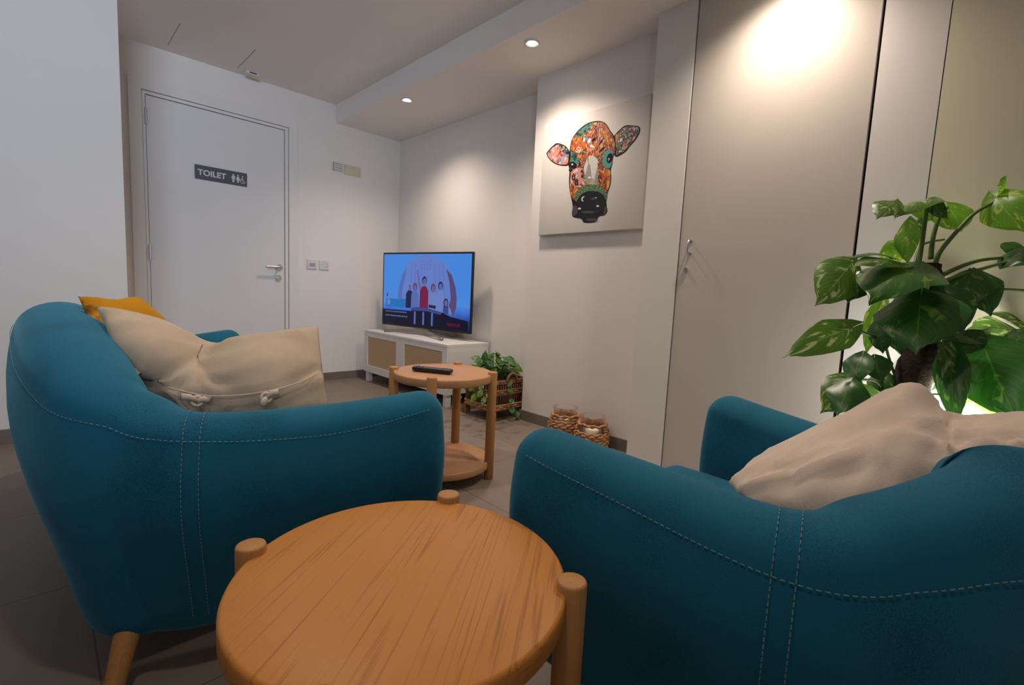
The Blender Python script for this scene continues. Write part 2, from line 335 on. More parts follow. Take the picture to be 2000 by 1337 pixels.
# tall grey door in the right wall
d2 = thing('door_2', 'tall warm grey flush cupboard door reaching the ceiling', 'door', (-0.3116, -3.35, 0)); struct(d2)
if 'category' in d2: del d2['category']
MB().box(0.004, 0.03, -0.335, 0.343, 0.012, HS-0.003).build('door_panel', M['cab'], d2)
MB().box(0.035, 0.05, -0.3465, 0.3505, 0, HS).build('recess_back', M['dark'], d2)
h = MB(); h.tube([(0.004, 0.292, 1.122), (-0.016, 0.292, 1.122), (-0.024, 0.292, 1.112), (-0.026, 0.292, 1.095), (-0.024, 0.292, 1.078), (-0.016, 0.292, 1.068), (0.004, 0.292, 1.068)], 0.0038, 10)
h.tube([(0.004, 0.292, 1.122), (0.0, 0.292, 1.122)], 0.008, 12); h.tube([(0.004, 0.292, 1.068), (0.0, 0.292, 1.068)], 0.008, 12)
h.build('bow_handle', M['metal'], d2, smooth=True, ang=40)
h = MB(); h.tube([(0.004, 0.304, 0.992), (-0.006, 0.304, 0.992)], 0.0095, 20); h.box(-0.0085, -0.005, 0.302, 0.306, 0.986, 0.998)
h.build('key_lock', M['metal'], d2, smooth=True, ang=40)

# ceiling fittings
M['groove'] = mat('filled_joint', (0.40, 0.37, 0.35), 0.9)
struct(MB().box(-1.802, -1.798, -0.50, -0.11, H-0.0012, H+0.001).box(-1.394, -1.390, -0.505, -0.11, H-0.0015, H+0.001).build('trim_2', M['groove']), 'flush access hatch in the ceiling above the toilet door')
dt = thing('ceiling_sensor', 'small white box on the ceiling edge above the toilet door', 'sensor', (-1.30, -0.10, H))
MB().rbox((0.085, 0.062, 0.020), 0.003, (0, 0, -0.009), 3).build('housing', M['plastic'], dt, smooth=True, ang=40)
MB().box(-0.02, 0.028, -0.0322, -0.030, -0.014, -0.006).build('slot', M['dark'], dt)
M['bulb'] = mat('lamp_lens', (1, 1, 1), 0.3, emis=(1, 0.86, 0.72), es=30)
def downlight(x, y, z, label, power, group='ceiling downlights', spot=138):
    t = thing('ceiling_downlight', label, 'downlight', (x, y, z), 0, group)
    MB().lathe([(0.031, -0.0005), (0.041, -0.0005), (0.043, -0.003), (0.041, -0.006), (0.034, -0.006), (0.031, -0.003)], n=32).build('rim', M['white'], t, smooth=True)
    MB().lathe([(0.0305, -0.0015), (0.02, -0.004), (0.0001, -0.005)], n=24).build('lens', M['bulb'], t, smooth=True)
    l = bpy.data.lights.new('downlight_bulb', 'SPOT'); l.energy = power; l.color = (1.0, 0.83, 0.68); l.spot_size = R(spot); l.spot_blend = 1.0; l.shadow_soft_size = 0.045
    lo = bpy.data.objects.new('downlight_bulb', l); C.objects.link(lo); lo.parent = t; lo.location = (0, 0, -0.02)
DLP = 34
downlight(-0.51, -0.926, HS, 'lit recessed downlight in the soffit nearest the toilet wall', DLP)
downlight(-0.506, -2.163, HS, 'lit recessed downlight in the soffit in front of the painting', DLP)
downlight(-0.50, -3.40, HS, 'lit recessed downlight in the soffit over the tall grey door', DLP)
downlight(-1.9, -2.3, H, 'lit ceiling downlight above the loveseat', 34)
downlight(-2.3, -3.75, H, 'lit ceiling downlight above the near side table', 19)

# ------------------------------------------------------------------ TV bench
def bench():
    t = thing('tv_bench', 'low white media bench with two woven cane doors under the television', 'tv bench', (0, 0, 0))
    y0, y1, zt, zb = -1.385, -0.172, 0.4555, 0.09
    MB().box(-0.402, -0.03, y0, y1, zb, zt-0.018).build('carcass', M['white'], t)
    MB().box(-0.421, -0.03, y0-.001, y1+.001, zt-0.018, zt).build('top_panel', M['white'], t)
    cane = mat('woven_cane', (0.56, 0.38, 0.21), 0.7)
    nt = cane.node_tree; L = nt.links.new; b = nt.nodes['Principled BSDF']
    tc = nt.nodes.new('ShaderNodeTexCoord'); mp = nt.nodes.new('ShaderNodeMapping'); mp.inputs['Scale'].default_value = (1, 1, 1)
    L(tc.outputs['Object'], mp.inputs[0])
    outs = []
    for ax in ('Y', 'Z'):
        wv = nt.nodes.new('ShaderNodeTexWave'); wv.bands_direction = ax; wv.inputs['Scale'].default_value = 22; wv.inputs['Distortion'].default_value = 0.4; L(mp.outputs[0], wv.inputs['Vector']); outs.append(wv)
    mn = nt.nodes.new('ShaderNodeMath'); mn.operation = 'MULTIPLY'; L(outs[0].outputs['Fac'], mn.inputs[0]); L(outs[1].outputs['Fac'], mn.inputs[1])
    r = nt.nodes.new('ShaderNodeValToRGB'); r.color_ramp.elements[0].color = (0.60, 0.42, 0.25, 1); r.color_ramp.elements[1].color = (0.42, 0.27, 0.14, 1); r.color_ramp.elements[1].position = 0.9
    L(mn.outputs[0], r.inputs[0]); L(r.outputs[0], b.inputs['Base Color'])
    ym = -0.763
    for a, b_ in ((ym+0.0015, y1), (y0, ym-0.0015)):
        d = MB(); fr = 0.058
        zz0, zz1 = zb, zt-0.02
        d.box(-0.420, -0.404, a, a+fr, zz0, zz1).box(-0.420, -0.404, b_-fr, b_, zz0, zz1).box(-0.420, -0.404, a+fr, b_-fr, zz0, 0.148).box(-0.420, -0.404, a+fr, b_-fr, 0.402, zz1)
        dd = d.build('door', M['white'], t)
        MB().box(-0.413, -0.405, a+fr, b_-fr, 0.148, 0.402).build('cane_panel', cane, dd)
    for x, y in ((-0.385, y0+0.03), (-0.385, y1-0.03), (-0.06, y0+0.03), (-0.06, y1-0.03)):
        MB().box(x-0.019, x+0.019, y-0.022, y+0.022, 0, zb).build('leg', M['white'], t)
bench()
# ------------------------------------------------------------------ TV
def tv():
    a = Vector((-0.303, -0.27, 0)); b = Vector((-0.120, -1.272, 0)); c = (a+b)/2; dx = (b-a); W = 1.02
    rz = math.atan2(dx.y, dx.x)
    t = thing('television', 'thin black flat screen television on the white bench showing a film title page', 'television', (c.x, c.y, 0.4555), rz)
    z0, z1 = 0.058, 0.682          # local x along width, local -y towards viewer
    hw = W/2
    MB().box(-hw, hw, 0, 0.018, z0, z1).build('bezel', M['black'], t)
    MB().rbox((0.7, 0.04, 0.40), 0.015, (0, 0.036, 0.33), 3).build('rear_housing', M['black'], t, smooth=True)
    # screen picture, built in flat layers
    cols = {'sky': (0.012, 0.10, 0.62), 'sky2': (0.05, 0.2, 0.8), 'sail': (0.14, 0.24, 0.66), 'saild': (0.10, 0.17, 0.50), 'sailr': (0.11, 0.07, 0.22), 'red': (0.20, 0.012, 0.06), 'skin': (0.16, 0.14, 0.36),
            'hair': (0.012, 0.015, 0.07), 'dark': (0.004, 0.005, 0.025), 'deck': (0.045, 0.07, 0.26), 'pale': (0.17, 0.26, 0.62), 'cyan': (0.015, 0.18, 0.55), 'txt': (0.16, 0.2, 0.42), 'rtxt': (0.22, 0.012, 0.06), 'hairr': (0.16, 0.03, 0.10)}
    keys = list(cols); mats = []
    for k in keys:
        m_ = mat('screen_'+k, (0.0, 0.0, 0.0), 0.25, spec=0.3, emis=cols[k], es=0.5); mats.append(m_)
    # sky with a soft gradient of its own
    nt = mats[0].node_tree; L = nt.links.new; bb = nt.nodes['Principled BSDF']
    tc = nt.nodes.new('ShaderNodeTexCoord'); sp = nt.nodes.new('ShaderNodeSeparateXYZ'); L(tc.outputs['Object'], sp.inputs[0])
    mr = nt.nodes.new('ShaderNodeMapRange'); mr.inputs['From Min'].default_value = 0.14; mr.inputs['From Max'].default_value = 0.36; L(sp.outputs['Z'], mr.inputs[0])
    nz = nt.nodes.new('ShaderNodeTexNoise'); nz.inputs['Scale'].default_value = 5; L(tc.outputs['Object'], nz.inputs['Vector'])
    ad = nt.nodes.new('ShaderNodeMath'); ad.operation = 'MULTIPLY_ADD'; ad.inputs[1].default_value = 0.5; L(nz.outputs['Fac'], ad.inputs[0]); L(mr.outputs[0], ad.inputs[2])
    r = nt.nodes.new('ShaderNodeValToRGB'); e = r.color_ramp.elements; e[0].position = 0.2; e[0].color = (0.008, 0.012, 0.07, 1); e[1].position = 0.55; e[1].color = (0.05, 0.17, 0.72, 1)
    e2 = e.new(1.0); e2.color = (0.07, 0.28, 0.85, 1); e3 = e.new(1.35 if False else 0.8); e3.color = (0.09, 0.30, 0.86, 1)
    L(ad.outputs[0], r.inputs[0]); L(r.outputs[0], bb.inputs['Emission Color'])
    K = {k: i for i, k in enumerate(keys)}
    p = MB(); x0, x1, y0, y1 = -hw+0.012, hw-0.012, z0+0.02, z1-0.014; SW, SH = x1-x0, y1-y0
    lay = [0]
    def q(pts, k, step=True):
        if step: lay[0] += 1
        y = -0.0006-0.00025*lay[0]
        p.poly([(x0+u*SW, y, y0+v*SH) for u, v in pts], K[k])
    def ell(cx, cy, rx, ry, k, n=20, a0=0, a1=360):
        q([(cx+rx*math.cos(R(a0+(a1-a0)*i/n)), cy+ry*math.sin(R(a0+(a1-a0)*i/n))) for i in range(n)], k)
    q([(0, 0), (1, 0), (1, 1), (0, 1)], 'sky')
    # great billowing sail behind the group
    q([(0.19, 0.26), (0.185, 0.40), (0.20, 0.55), (0.24, 0.72), (0.30, 0.86), (0.38, 0.95), (0.50, 0.985), (0.62, 0.975), (0.70, 0.91), (0.77, 0.80), (0.83, 0.62), (0.86, 0.45), (0.86, 0.32), (0.83, 0.17), (0.78, 0.2), (0.5, 0.23)], 'sail')
    q([(0.19, 0.26), (0.185, 0.40), (0.20, 0.55), (0.24, 0.72), (0.29, 0.83), (0.27, 0.66), (0.24, 0.5), (0.235, 0.36), (0.25, 0.26)], 'saild')
    q([(0.76, 0.24), (0.80, 0.40), (0.78, 0.62), (0.74, 0.80), (0.80, 0.72), (0.845, 0.56), (0.86, 0.42), (0.86, 0.30), (0.83, 0.17)], 'sailr')
    for a in (0.33, 0.38, 0.62, 0.68, 0.73): q([(a, 0.34), (a+0.006, 0.34), (a+(a-0.5)*-0.12+0.004, 0.86), (a+(a-0.5)*-0.12, 0.86)], 'saild')
    # plain bow-shaped outline on the cloth: rigging squares
    for i in range(4): q([(0.46+0.035*i, 0.78), (0.463+0.035*i, 0.78), (0.463+0.035*i, 0.92), (0.46+0.035*i, 0.92)], 'saild')
    for j in range(3): q([(0.45, 0.80+0.045*j), (0.58, 0.80+0.045*j), (0.58, 0.803+0.045*j), (0.45, 0.803+0.045*j)], 'saild')
    q([(0.04, 0.24), (0.33, 0.24), (0.33, 0.36), (0.28, 0.37), (0.2, 0.355), (0.04, 0.36)], 'cyan')
    ell(0.075, 0.31, 0.02, 0.045, 'pale'); q([(0.045, 0.39), (0.06, 0.38), (0.065, 0.43), (0.05, 0.44)], 'red')
    q([(0.70, 0.24), (0.74, 0.38), (0.80, 0.28), (0.82, 0.2)], 'pale')
    def person(cx, base, hgt, top, hair, body_w=0.045, skin='skin'):
        q([(cx-body_w, base), (cx+body_w, base), (cx+body_w*0.95, base+hgt*0.55), (cx+body_w*0.4, base+hgt*0.68), (cx-body_w*0.4, base+hgt*0.68), (cx-body_w*0.95, base+hgt*0.55)], top)
        ell(cx, base+hgt*0.83, 0.026, 0.058, hair); ell(cx+0.002, base+hgt*0.80, 0.018, 0.045, skin)
    person(0.335, 0.24, 0.37, 'hair', 'pale'); person(0.40, 0.24, 0.36, 'saild', 'hairr')
    person(0.69, 0.24, 0.40, 'pale', 'hair'); person(0.61, 0.24, 0.36, 'pale', 'hairr', 0.05)
    q([(0.565, 0.27), (0.645, 0.255), (0.645, 0.30), (0.565, 0.31)], 'hair')
    person(0.755, 0.2, 0.18, 'deck', 'hair', 0.03)
    q([(0.465, 0.50), (0.445, 0.55), (0.425, 0.72), (0.415, 0.78), (0.428, 0.79), (0.44, 0.74), (0.458, 0.60), (0.485, 0.53)], 'skin')
    person(0.51, 0.22, 0.50, 'red', 'hair', 0.05)
    q([(0.37, 0.245), (0.44, 0.265), (0.58, 0.255), (0.72, 0.215), (0.80, 0.17), (0.99, 0.13), (1, 0.0), (0.36, 0.0)], 'dark')
    q([(0.37, 0.245), (0.44, 0.265), (0.58, 0.255), (0.72, 0.215), (0.70, 0.18), (0.55, 0.215), (0.38, 0.21)], 'deck')
    q([(0, 0), (0.37, 0), (0.37, 0.2), (0, 0.2)], 'dark')
    for a in (0.40, 0.50, 0.60): q([(a, 0.02), (a+0.02, 0.02), (a+0.02, 0.2), (a, 0.2)], 'saild')
    random.seed(4)
    for v_, n_ in ((0.165, 11), (0.105, 14)):
        u_ = 0.045
        for i in range(n_):
            wd = random.uniform(0.012, 0.034)
            if u_+wd > 0.33: break
            q([(u_, v_), (u_+wd, v_), (u_+wd, v_+0.014), (u_, v_+0.014)], 'txt', False); u_ += wd+0.006
    p.build('screen', mats, t, weld=False)
    text_mesh('NETFLIX', 0.036, mats[K['rtxt']], t, (0.275, -0.012, z0+0.045), (R(90), 0, 0), 'screen_lettering', 0.0002)
    s = MB(); s.rbox((0.16, 0.05, 0.03), 0.01, (-0.02, 0.02, 0.048), 3); s.build('stand_neck', M['metal2'], t, smooth=True)
    for pts in (((-0.03, 0.01, 0.045), (-0.18, -0.02, 0.03), (-0.40, -0.065, 0.0125)), ((0.0, 0.005, 0.045), (0.15, -0.055, 0.032), (0.36, -0.15, 0.0125)), ((0.0, 0.03, 0.045), (0.12, 0.065, 0.03), (0.245, 0.125, 0.0125))):
        m_ = MB(); c_ = cr([tuple(x) for x in pts], 6); m_.tube(c_, [0.012]*len(c_), 8)
        m_.build('stand_foot', M['metal2'], t, smooth=True)
M['metal2'] = mat('dark_steel', (0.30, 0.28, 0.27), 0.35, metal=0.7)
tv()

# ------------------------------------------------------------------ round side tables
def side_table(label, cx, cy, zt, Rr, angs, lr, top_mat, rz=0, th=0.036, shelf=(0.05, 0.082), lt=0.012, lrad=0.021):
    t = thing('side_table', label, 'side table', (cx, cy, 0), 0, 'round oak side tables')
    def disc_part(name, z0, z1, r):
        b = 0.006
        MB().lathe([(0.0001, z0), (r-b, z0), (r-b*0.3, z0+b*0.3), (r, z0+b), (r, z1-b), (r-b*0.3, z1-b*0.3), (r-b, z1), (r*0.6, z1), (0.0001, z1)], n=96).build(name, top_mat, t, smooth=True, ang=50)
    disc_part('tabletop', zt-th, zt, Rr)
    disc_part('lower_shelf', shelf[0], shelf[1], Rr)
    for a in angs:
        x, y = lr*math.cos(R(a)), lr*math.sin(R(a)); r = lrad
        MB().lathe([(r-0.003, 0), (r, 0.003), (r, zt+lt-0.004), (r-0.0012, zt+lt-0.0012), (r-0.004, zt+lt), (0.0001, zt+lt)], n=28).build('leg', M['oakleg'], t, smooth=True, ang=50).location = (x, y, 0)
side_table('round oak side table in the foreground with four peg legs', -2.103, -3.533, 0.45, 0.230, (129, 38, -51, 218), 0.236, M['oak'])
side_table('round oak side table holding the remote control', -1.170, -2.36, 0.48, 0.2225, (138, 221, -52, 36), 0.224, M['oak2'])
# remote control
rc = thing('remote_control', 'black remote control lying on the far round table', 'remote control', (-1.241, -2.371, 0.48), math.atan2(-0.155, 0.092))
def rcf(v): return Vector((v.x, v.y*(1-0.1*abs(v.x)/0.09), v.z+0.003*(v.x/0.09)**2))
MB().rbox((0.185, 0.042, 0.02), 0.009, (0, 0, 0.0105), 4, fn=rcf).build('body', M['black'], rc, smooth=True)
M['btn'] = mat('rubber_button', (0.06, 0.06, 0.065), 0.6)
m_ = MB()
for i in range(9):
    for j in (-1, 0, 1): m_.rbox((0.008, 0.007, 0.003), 0.001, (-0.07+i*0.0165, j*0.011, 0.0215+0.003*((-0.07+i*0.0165)/0.09)**2), 1)
m_.build('buttons', M['btn'], rc)

# ------------------------------------------------------------------ upholstered seats
def seat_shell(side, parent, bulge=0.018):
    """side: list of stations (x, y, thickness, ztop, lean) from arm front to back centre on the +y side."""
    S = side + [(q[0], -q[1])+q[2:] for q in side[-2::-1]]
    P = cr(S, 7); N = len(P); zb = 0.098
    rings = []; stitch = []
    seam_idx = []
    for i, (x, y, t, zt, ln, bx, drop) in enumerate(P):
        a = P[max(i-1, 0)]; b = P[min(i+1, N-1)]
        tg = Vector((b[0]-a[0], b[1]-a[1], 0)).normalized(); nrm = Vector((tg.y, -tg.x, 0))   # outward for +y arm going backwards
        if nrm.dot(Vector((x-0.42, y, 0))) < 0: nrm = -nrm
        h = t/2; sec = []
        zc = zt-h*0.85; shx = []
        # outer side going up
        for k in range(9):
            f = k/8; z = zb+(zc-zb)*f
            off = h + ln*(1-f)**1.3 + bulge*math.sin(PI*f**2)
            if k == 0: off -= 0.008
            sec.append((off, z)); shx.append(bx*(1-f)**1.3)
        for k in range(1, 10):
            an = PI*k/10; sec.append((h*math.cos(an)*(1.0 if an < PI/2 else 1.0), zc+h*0.85*math.sin(an)))
        for k in range(6):
            f = k/5; z = zc+(0.27-zc)*f; sec.append((-h-0.012*math.sin(PI*f), z))
        sec.append((-h, zb+0.02)); sec.append((-h+0.03, zb))
        shx += [0]*(len(sec)-len(shx))
        rings.append([(Vector((x+sh_, y, 0)), nrm, s_, z_, tg) for (s_, z_), sh_ in zip(sec, shx)])
    def world(r): return [c+n*s_+Vector((0, 0, z_)) for c, n, s_, z_, tg in r]
    M_ = len(rings[0]); W = [world(r) for r in rings]
    def inset(r, d):
        # offset closed section inward by d
        pts = [(q[2], q[3]) for q in r]; out = []
        cxm = sum(p[0] for p in pts)/len(pts)
        for k in range(len(pts)):
            a = pts[k-1]; b = pts[(k+1) % len(pts)]; tx, ty = b[0]-a[0], b[1]-a[1]; L_ = math.hypot(tx, ty) or 1
            nx, ny = -ty/L_, tx/L_
            # loop runs outer-up, over, inner-down: counterclockwise with +n right => interior on left
            out.append((r[k][0], r[k][1], pts[k][0]+nx*d, pts[k][1]+ny*d, r[k][4]))
        return out
    rc_ = 0.05
    def caps(r, fwd):
        res = []
        for k in range(1, 7):
            an = PI/2*k/6; q = inset(r, rc_*(1-math.cos(an))); sh = fwd*rc_*math.sin(an)
            res.append([p+sh for p in world(q)])
        return res
    f0 = (Vector((P[0][0]-P[1][0], P[0][1]-P[1][1], 0))).normalized(); f1 = (Vector((P[-1][0]-P[-2][0], P[-1][1]-P[-2][1], 0))).normalized()
    allr = caps(rings[0], f0)[::-1]+W+caps(rings[-1], f1)
    mb = MB(); vs = [p for r in allr for p in r]; fs = []
    for i in range(len(allr)-1):
        for k in range(M_): fs.append((i*M_+k, i*M_+(k+1) % M_, (i+1)*M_+(k+1) % M_, (i+1)*M_+k))
    fs.append(tuple(range(M_))); fs.append(tuple((len(allr)-1)*M_+k for k in range(M_)))
    mb.add(vs, fs); sh = mb.build('shell', M['teal'], parent, smooth=True)
    sh.modifiers.new('smooth', 'SUBSURF').levels = 1; sh.modifiers['smooth'].render_levels = 1
    # stitching
    def dashes(path, out, name):
        d = MB(); acc = 0; step = 0.0095; seg = 0.0062
        pts = []
        for i in range(len(path)-1):
            L_ = (path[i+1]-path[i]).length; n_ = max(1, int(L_/0.0019))
            for k in range(n_): pts.append(path[i].lerp(path[i+1], k/n_))
        i = 0; per = 5
        while i+3 < len(pts):
            d.tube([pts[i]+out[0], pts[i+3]+out[0]], 0.0008, 5); i += per
        return d
    K_ = 7      # outer ring index just under the roll
    line = []
    for i in range(N):
        zz = P[i][3]-P[i][6]
        for k in range(2, 14):
            a_, b_ = W[i][k], W[i][k+1]
            if a_.z <= zz <= b_.z: break
        line.append(a_.lerp(b_, (zz-a_.z)/max(1e-6, b_.z-a_.z)) + (rings[i][0][1]+Vector((0, 0, 0.6 if k > 8 else 0)))*0.002)
    d = dashes(line, [Vector()], 's'); 
    d.build('top_stitching', M['stitch'], sh)
    for ci in corner_idx:
        for cidx in (ci, N-1-ci):
            for dlt in (-0.014, 0.014):
                pth = []
                for k in range(1, 15):
                    p = W[cidx][k]; c, n, s_, z_, tg = rings[cidx][k]
                    outd = (n if k < 9 else (n*math.cos(PI*(k-8)/10)+Vector((0, 0, math.sin(PI*(k-8)/10)))))
                    pth.append(p+tg*dlt+outd*0.0035)
                d = dashes(pth, [Vector()], 's'); d.build('corner_stitching', M['stitch'], sh)
    return sh
corner_idx = [14]
def legs(parent, pts):
    for x, y, dx, dy in pts:
        MB().tube([(x+dx, y+dy, 0), (x+dx*0.97, y+dy*0.97, 0.006), (x, y, 0.165)], [0.013, 0.015, 0.026], 20).build('leg', M['oakleg'], parent, smooth=True, ang=50)
# loveseat: local +x faces the TV wall
lv = thing('loveseat', 'teal fabric loveseat with curved back, cushions piled at its near end', 'sofa', (-2.50, -2.235, 0), R(0))
side = [(0.712, -0.862, 0.135, 0.594, -0.05, 0, .035), (0.50, -0.800, 0.135, 0.574, -0.05, 0, .05), (0.26, -0.74, 0.14, 0.577, -0.07, 0, .04), (0.18, -0.67, 0.15, 0.612, -0.03, 0.03, .05), (0.125, -0.60, 0.165, 0.657, 0.03, 0.07, .07), (0.095, -0.43, 0.19, 0.712, -0.09, 0, .075), (0.085, -0.20, 0.20, 0.750, -0.12, 0, .07), (0.083, 0.0, 0.20, 0.762, -0.12, 0, .07)]
seat_shell(side, lv, 0.03)
MB().rbox((0.52, 1.30, 0.14), 0.03, (0.46, 0, 0.225), 3).build('seat_base', M['teal'], lv, smooth=True)
def puff(v): return Vector((v.x, v.y, v.z+(0.02*(1-(v.x/0.32)**2)*(1-(v.y/0.33)**2) if v.z > 0 else 0)))
for sy in (-0.335, 0.335): MB().rbox((0.60, 0.655, 0.10), 0.04, (0.475, sy, 0.335), 4, fn=puff, seg=6).build('seat_cushion', M['teal'], lv, smooth=True)
legs(lv, [(0.155, -0.66, -0.055, -0.075), (0.66, -0.70, 0.03, -0.04), (0.17, 0.66, -0.03, 0.04), (0.66, 0.70, 0.03, 0.04)])
# armchair
ac = thing('armchair', 'teal fabric tub armchair at the right with a cream cushion', 'armchair', (-1.495, -4.206, 0), R(82.3))
side = [(0.68, -0.35, 0.14, 0.585, -0.05, 0, .04), (0.50, -0.312, 0.14, 0.572, -0.05, 0, .05), (0.26, -0.262, 0.14, 0.562, -0.05, 0, .065), (0.18, -0.19, 0.14, 0.597, -0.02, 0, .085), (0.13, -0.12, 0.15, 0.622, 0.0, 0, .09), (0.095, -0.05, 0.16, 0.645, -0.05, 0, .11), (0.078, 0.0, 0.17, 0.668, -0.06, 0, .13)]
seat_shell(side, ac, 0.02)
MB().rbox((0.46, 0.44, 0.14), 0.03, (0.47, 0, 0.225), 3).build('seat_base', M['teal'], ac, smooth=True)
MB().rbox((0.56, 0.46, 0.10), 0.04, (0.49, 0, 0.335), 4, fn=puff, seg=6).build('seat_cushion', M['teal'], ac, smooth=True)
legs(ac, [(0.17, -0.20, -0.03, -0.04), (0.63, -0.26, 0.03, -0.04), (0.17, 0.20, -0.03, 0.04), (0.63, 0.26, 0.03, 0.04)])

# ------------------------------------------------------------------ cushions
def cushion(G, th, seed=0, wr=0.006, nu=36, nv=26, flip=1):
    """G: rows of 3D control points of the middle surface."""
    rows = [cr([tuple(p) for p in r], 8) for r in G]
    ncol = len(rows[0]); cols = []
    for i in range(ncol): cols.append(cr([rows[j][i] for j in range(len(G))], 8))
    nr = len(cols[0])
    P = [[Vector(cols[i][j]) for i in range(ncol)] for j in range(nr)]
    mb = MB()
    def nrm(j, i):
        a = P[j][min(i+1, ncol-1)]-P[j][max(i-1, 0)]; b = P[min(j+1, nr-1)][i]-P[max(j-1, 0)][i]
        return a.cross(b).normalized()
    for sgn in (1, -1):
        vs = []
        for j in range(nr):
            for i in range(ncol):
                u = abs(2*i/(ncol-1)-1); v = abs(2*j/(nr-1)-1)
                e = max(0, (1-u**2.6)*(1-v**2.6))**0.55
                p = P[j][i]; n = nrm(j, i)
                uu, vv = 2*i/(ncol-1), 2*j/(nr-1); ca, sa = math.cos(0.6+seed), math.sin(0.6+seed); qa, qb = uu*ca-vv*sa, uu*sa+vv*ca
                w1 = noise.noise(Vector((qa*1.2, qb*5.0, seed)))*1.3+noise.noise(Vector((qa*5.5, qb*1.8, seed+7)))*0.7+noise.noise(p*16+Vector((seed, 5, 0)))*0.25
                w1 += 0.5*max(0, 1-abs(noise.noise(Vector((uu*2.4, vv*2.0, seed+3)))*9))
                vs.append(p+n*sgn*(th*e+wr*w1*min(1, e*2)))
        fs = [(j*ncol+i, j*ncol+i+1, (j+1)*ncol+i+1, (j+1)*ncol+i) for j in range(nr-1) for i in range(ncol-1)]
        mb.add(vs, fs if sgn > 0 else [f[::-1] for f in fs])
    return mb, P, nrm
M['linen'] = mat('grey_linen', (0.45, 0.35, 0.255), 0.9, spec=0.1, sheen=0.2, var=(7, 0.12, 6), bump=(420, 0.25))
M['cream_cloth'] = mat('cream_cotton', (0.60, 0.49, 0.41), 0.9, spec=0.1, sheen=0.2, var=(5, 0.06, 5), bump=(420, 0.22))
M['mustard'] = mat('mustard_velvet', (0.42, 0.185, 0.006), 0.85, spec=0.1, sheen=0.3, var=(9, 0.1, 5), bump=(300, 0.2))
M['rust'] = mat('rust_knit', (0.30, 0.13, 0.012), 0.9, spec=0.1, var=(45, 0.6, 3), bump=(120, 0.5))
lc = thing('cushion', 'grey linen cushion with knotted ties leaning on the loveseat arm', 'cushion', (0, 0, 0))
G = [[at(187, 597, 1.22), at(300, 628, 1.27), at(425, 681, 1.36), at(515, 656, 1.34), at(621, 637, 1.40)],
     [at(213, 650, 1.17), at(290, 688, 1.16), at(390, 724, 1.245), at(505, 712, 1.22), at(627, 700, 1.35)],
     [at(250, 705, 1.15), at(322, 742, 1.17), at(402, 772, 1.18), at(515, 772, 1.20), at(634, 750, 1.30)],
     [at(300, 765, 1.17), at(350, 800, 1.16), at(415, 828, 1.17), at(525, 832, 1.20), at(642, 800, 1.29)]]
mb, P, nm = cushion(G, 0.052, 3, 0.010)
lc.location = P[-1][len(P[0])//2]; off = lc.location.copy()
mb.v = [p-off for p in mb.v]; mb.build('cover', M['linen'], lc, smooth=True)
def tie(p, d1_, d2_, parent, mt):
    m_ = MB()
    for d in (d1_, d2_):
        d = Vector(d); m_.tube([p, p+d*0.5+Vector((0, 0, 0.004)), p+d], [0.006, 0.008, 0.009], 6)
    lp = [p+Vector((0.011*math.cos(a), 0.004*math.sin(a), 0.010*math.sin(a))) for a in [2*PI*k/12 for k in range(12)]]
    m_.tube(lp, 0.004, 6, closed=True); m_.build('tie', mt, parent, smooth=True)
M['tie'] = mat('cotton_tape', (0.56, 0.45, 0.36), 0.9)
tie(at(520, 776, 1.135)-off, (0.026, -0.004, 0.012), (-0.010, -0.006, -0.018), lc, M['tie'])
tie(at(385, 783, 1.10)-off, (0.024, -0.004, 0.0), (-0.03, 0.0, 0.014), lc, M['tie'])
tie(at(255, 728, 1.10)-off, (0.012, -0.006, -0.006), (-0.012, 0.0, 0.01), lc, M['tie'])
hem = MB(); hp = [at(330, 757, 1.112), at(400, 772, 1.108), at(470, 771, 1.125), at(540, 760, 1.16), at(590, 744, 1.21), at(622, 727, 1.27)]
hem.tube([Vector(p)-off for p in cr([tuple(p) for p in hp], 5)], 0.0016, 6); hem.build('hem_cord', M['tie'], lc, smooth=True)

yc = thing('cushion', 'mustard yellow cushion with rust side, behind the grey linen cushion', 'cushion', (0, 0, 0))
G = [[at(152, 578, 1.30), at(215, 590, 1.36), at(262, 586, 1.45), at(330, 645, 1.55)],
     [at(185, 640, 1.26), at(235, 640, 1.32), at(300, 660, 1.42), at(380, 710, 1.52)],
     [at(225, 690, 1.24), at(290, 720, 1.32), at(360, 750, 1.40), at(430, 790, 1.48)]]
mb, P, nm = cushion(G, 0.035, 9, 0.004)
yc.location = P[-1][len(P[0])//2]; off = yc.location.copy(); mb.v = [p-off for p in mb.v]
mb.build('cover', M['mustard'], yc, smooth=True)
mb2, P2, nm2 = cushion([[at(160, 588, 1.25), at(188, 600, 1.27), at(212, 615, 1.29)], [at(178, 640, 1.22), at(200, 648, 1.24), at(222, 660, 1.26)], [at(205, 680, 1.20), at(222, 690, 1.22), at(240, 700, 1.24)]], 0.018, 4, 0.004)
mb2.v = [p-off for p in mb2.v]; mb2.build('rust_side', M['rust'], yc, smooth=True)['label'] = 'rust brown textured side'

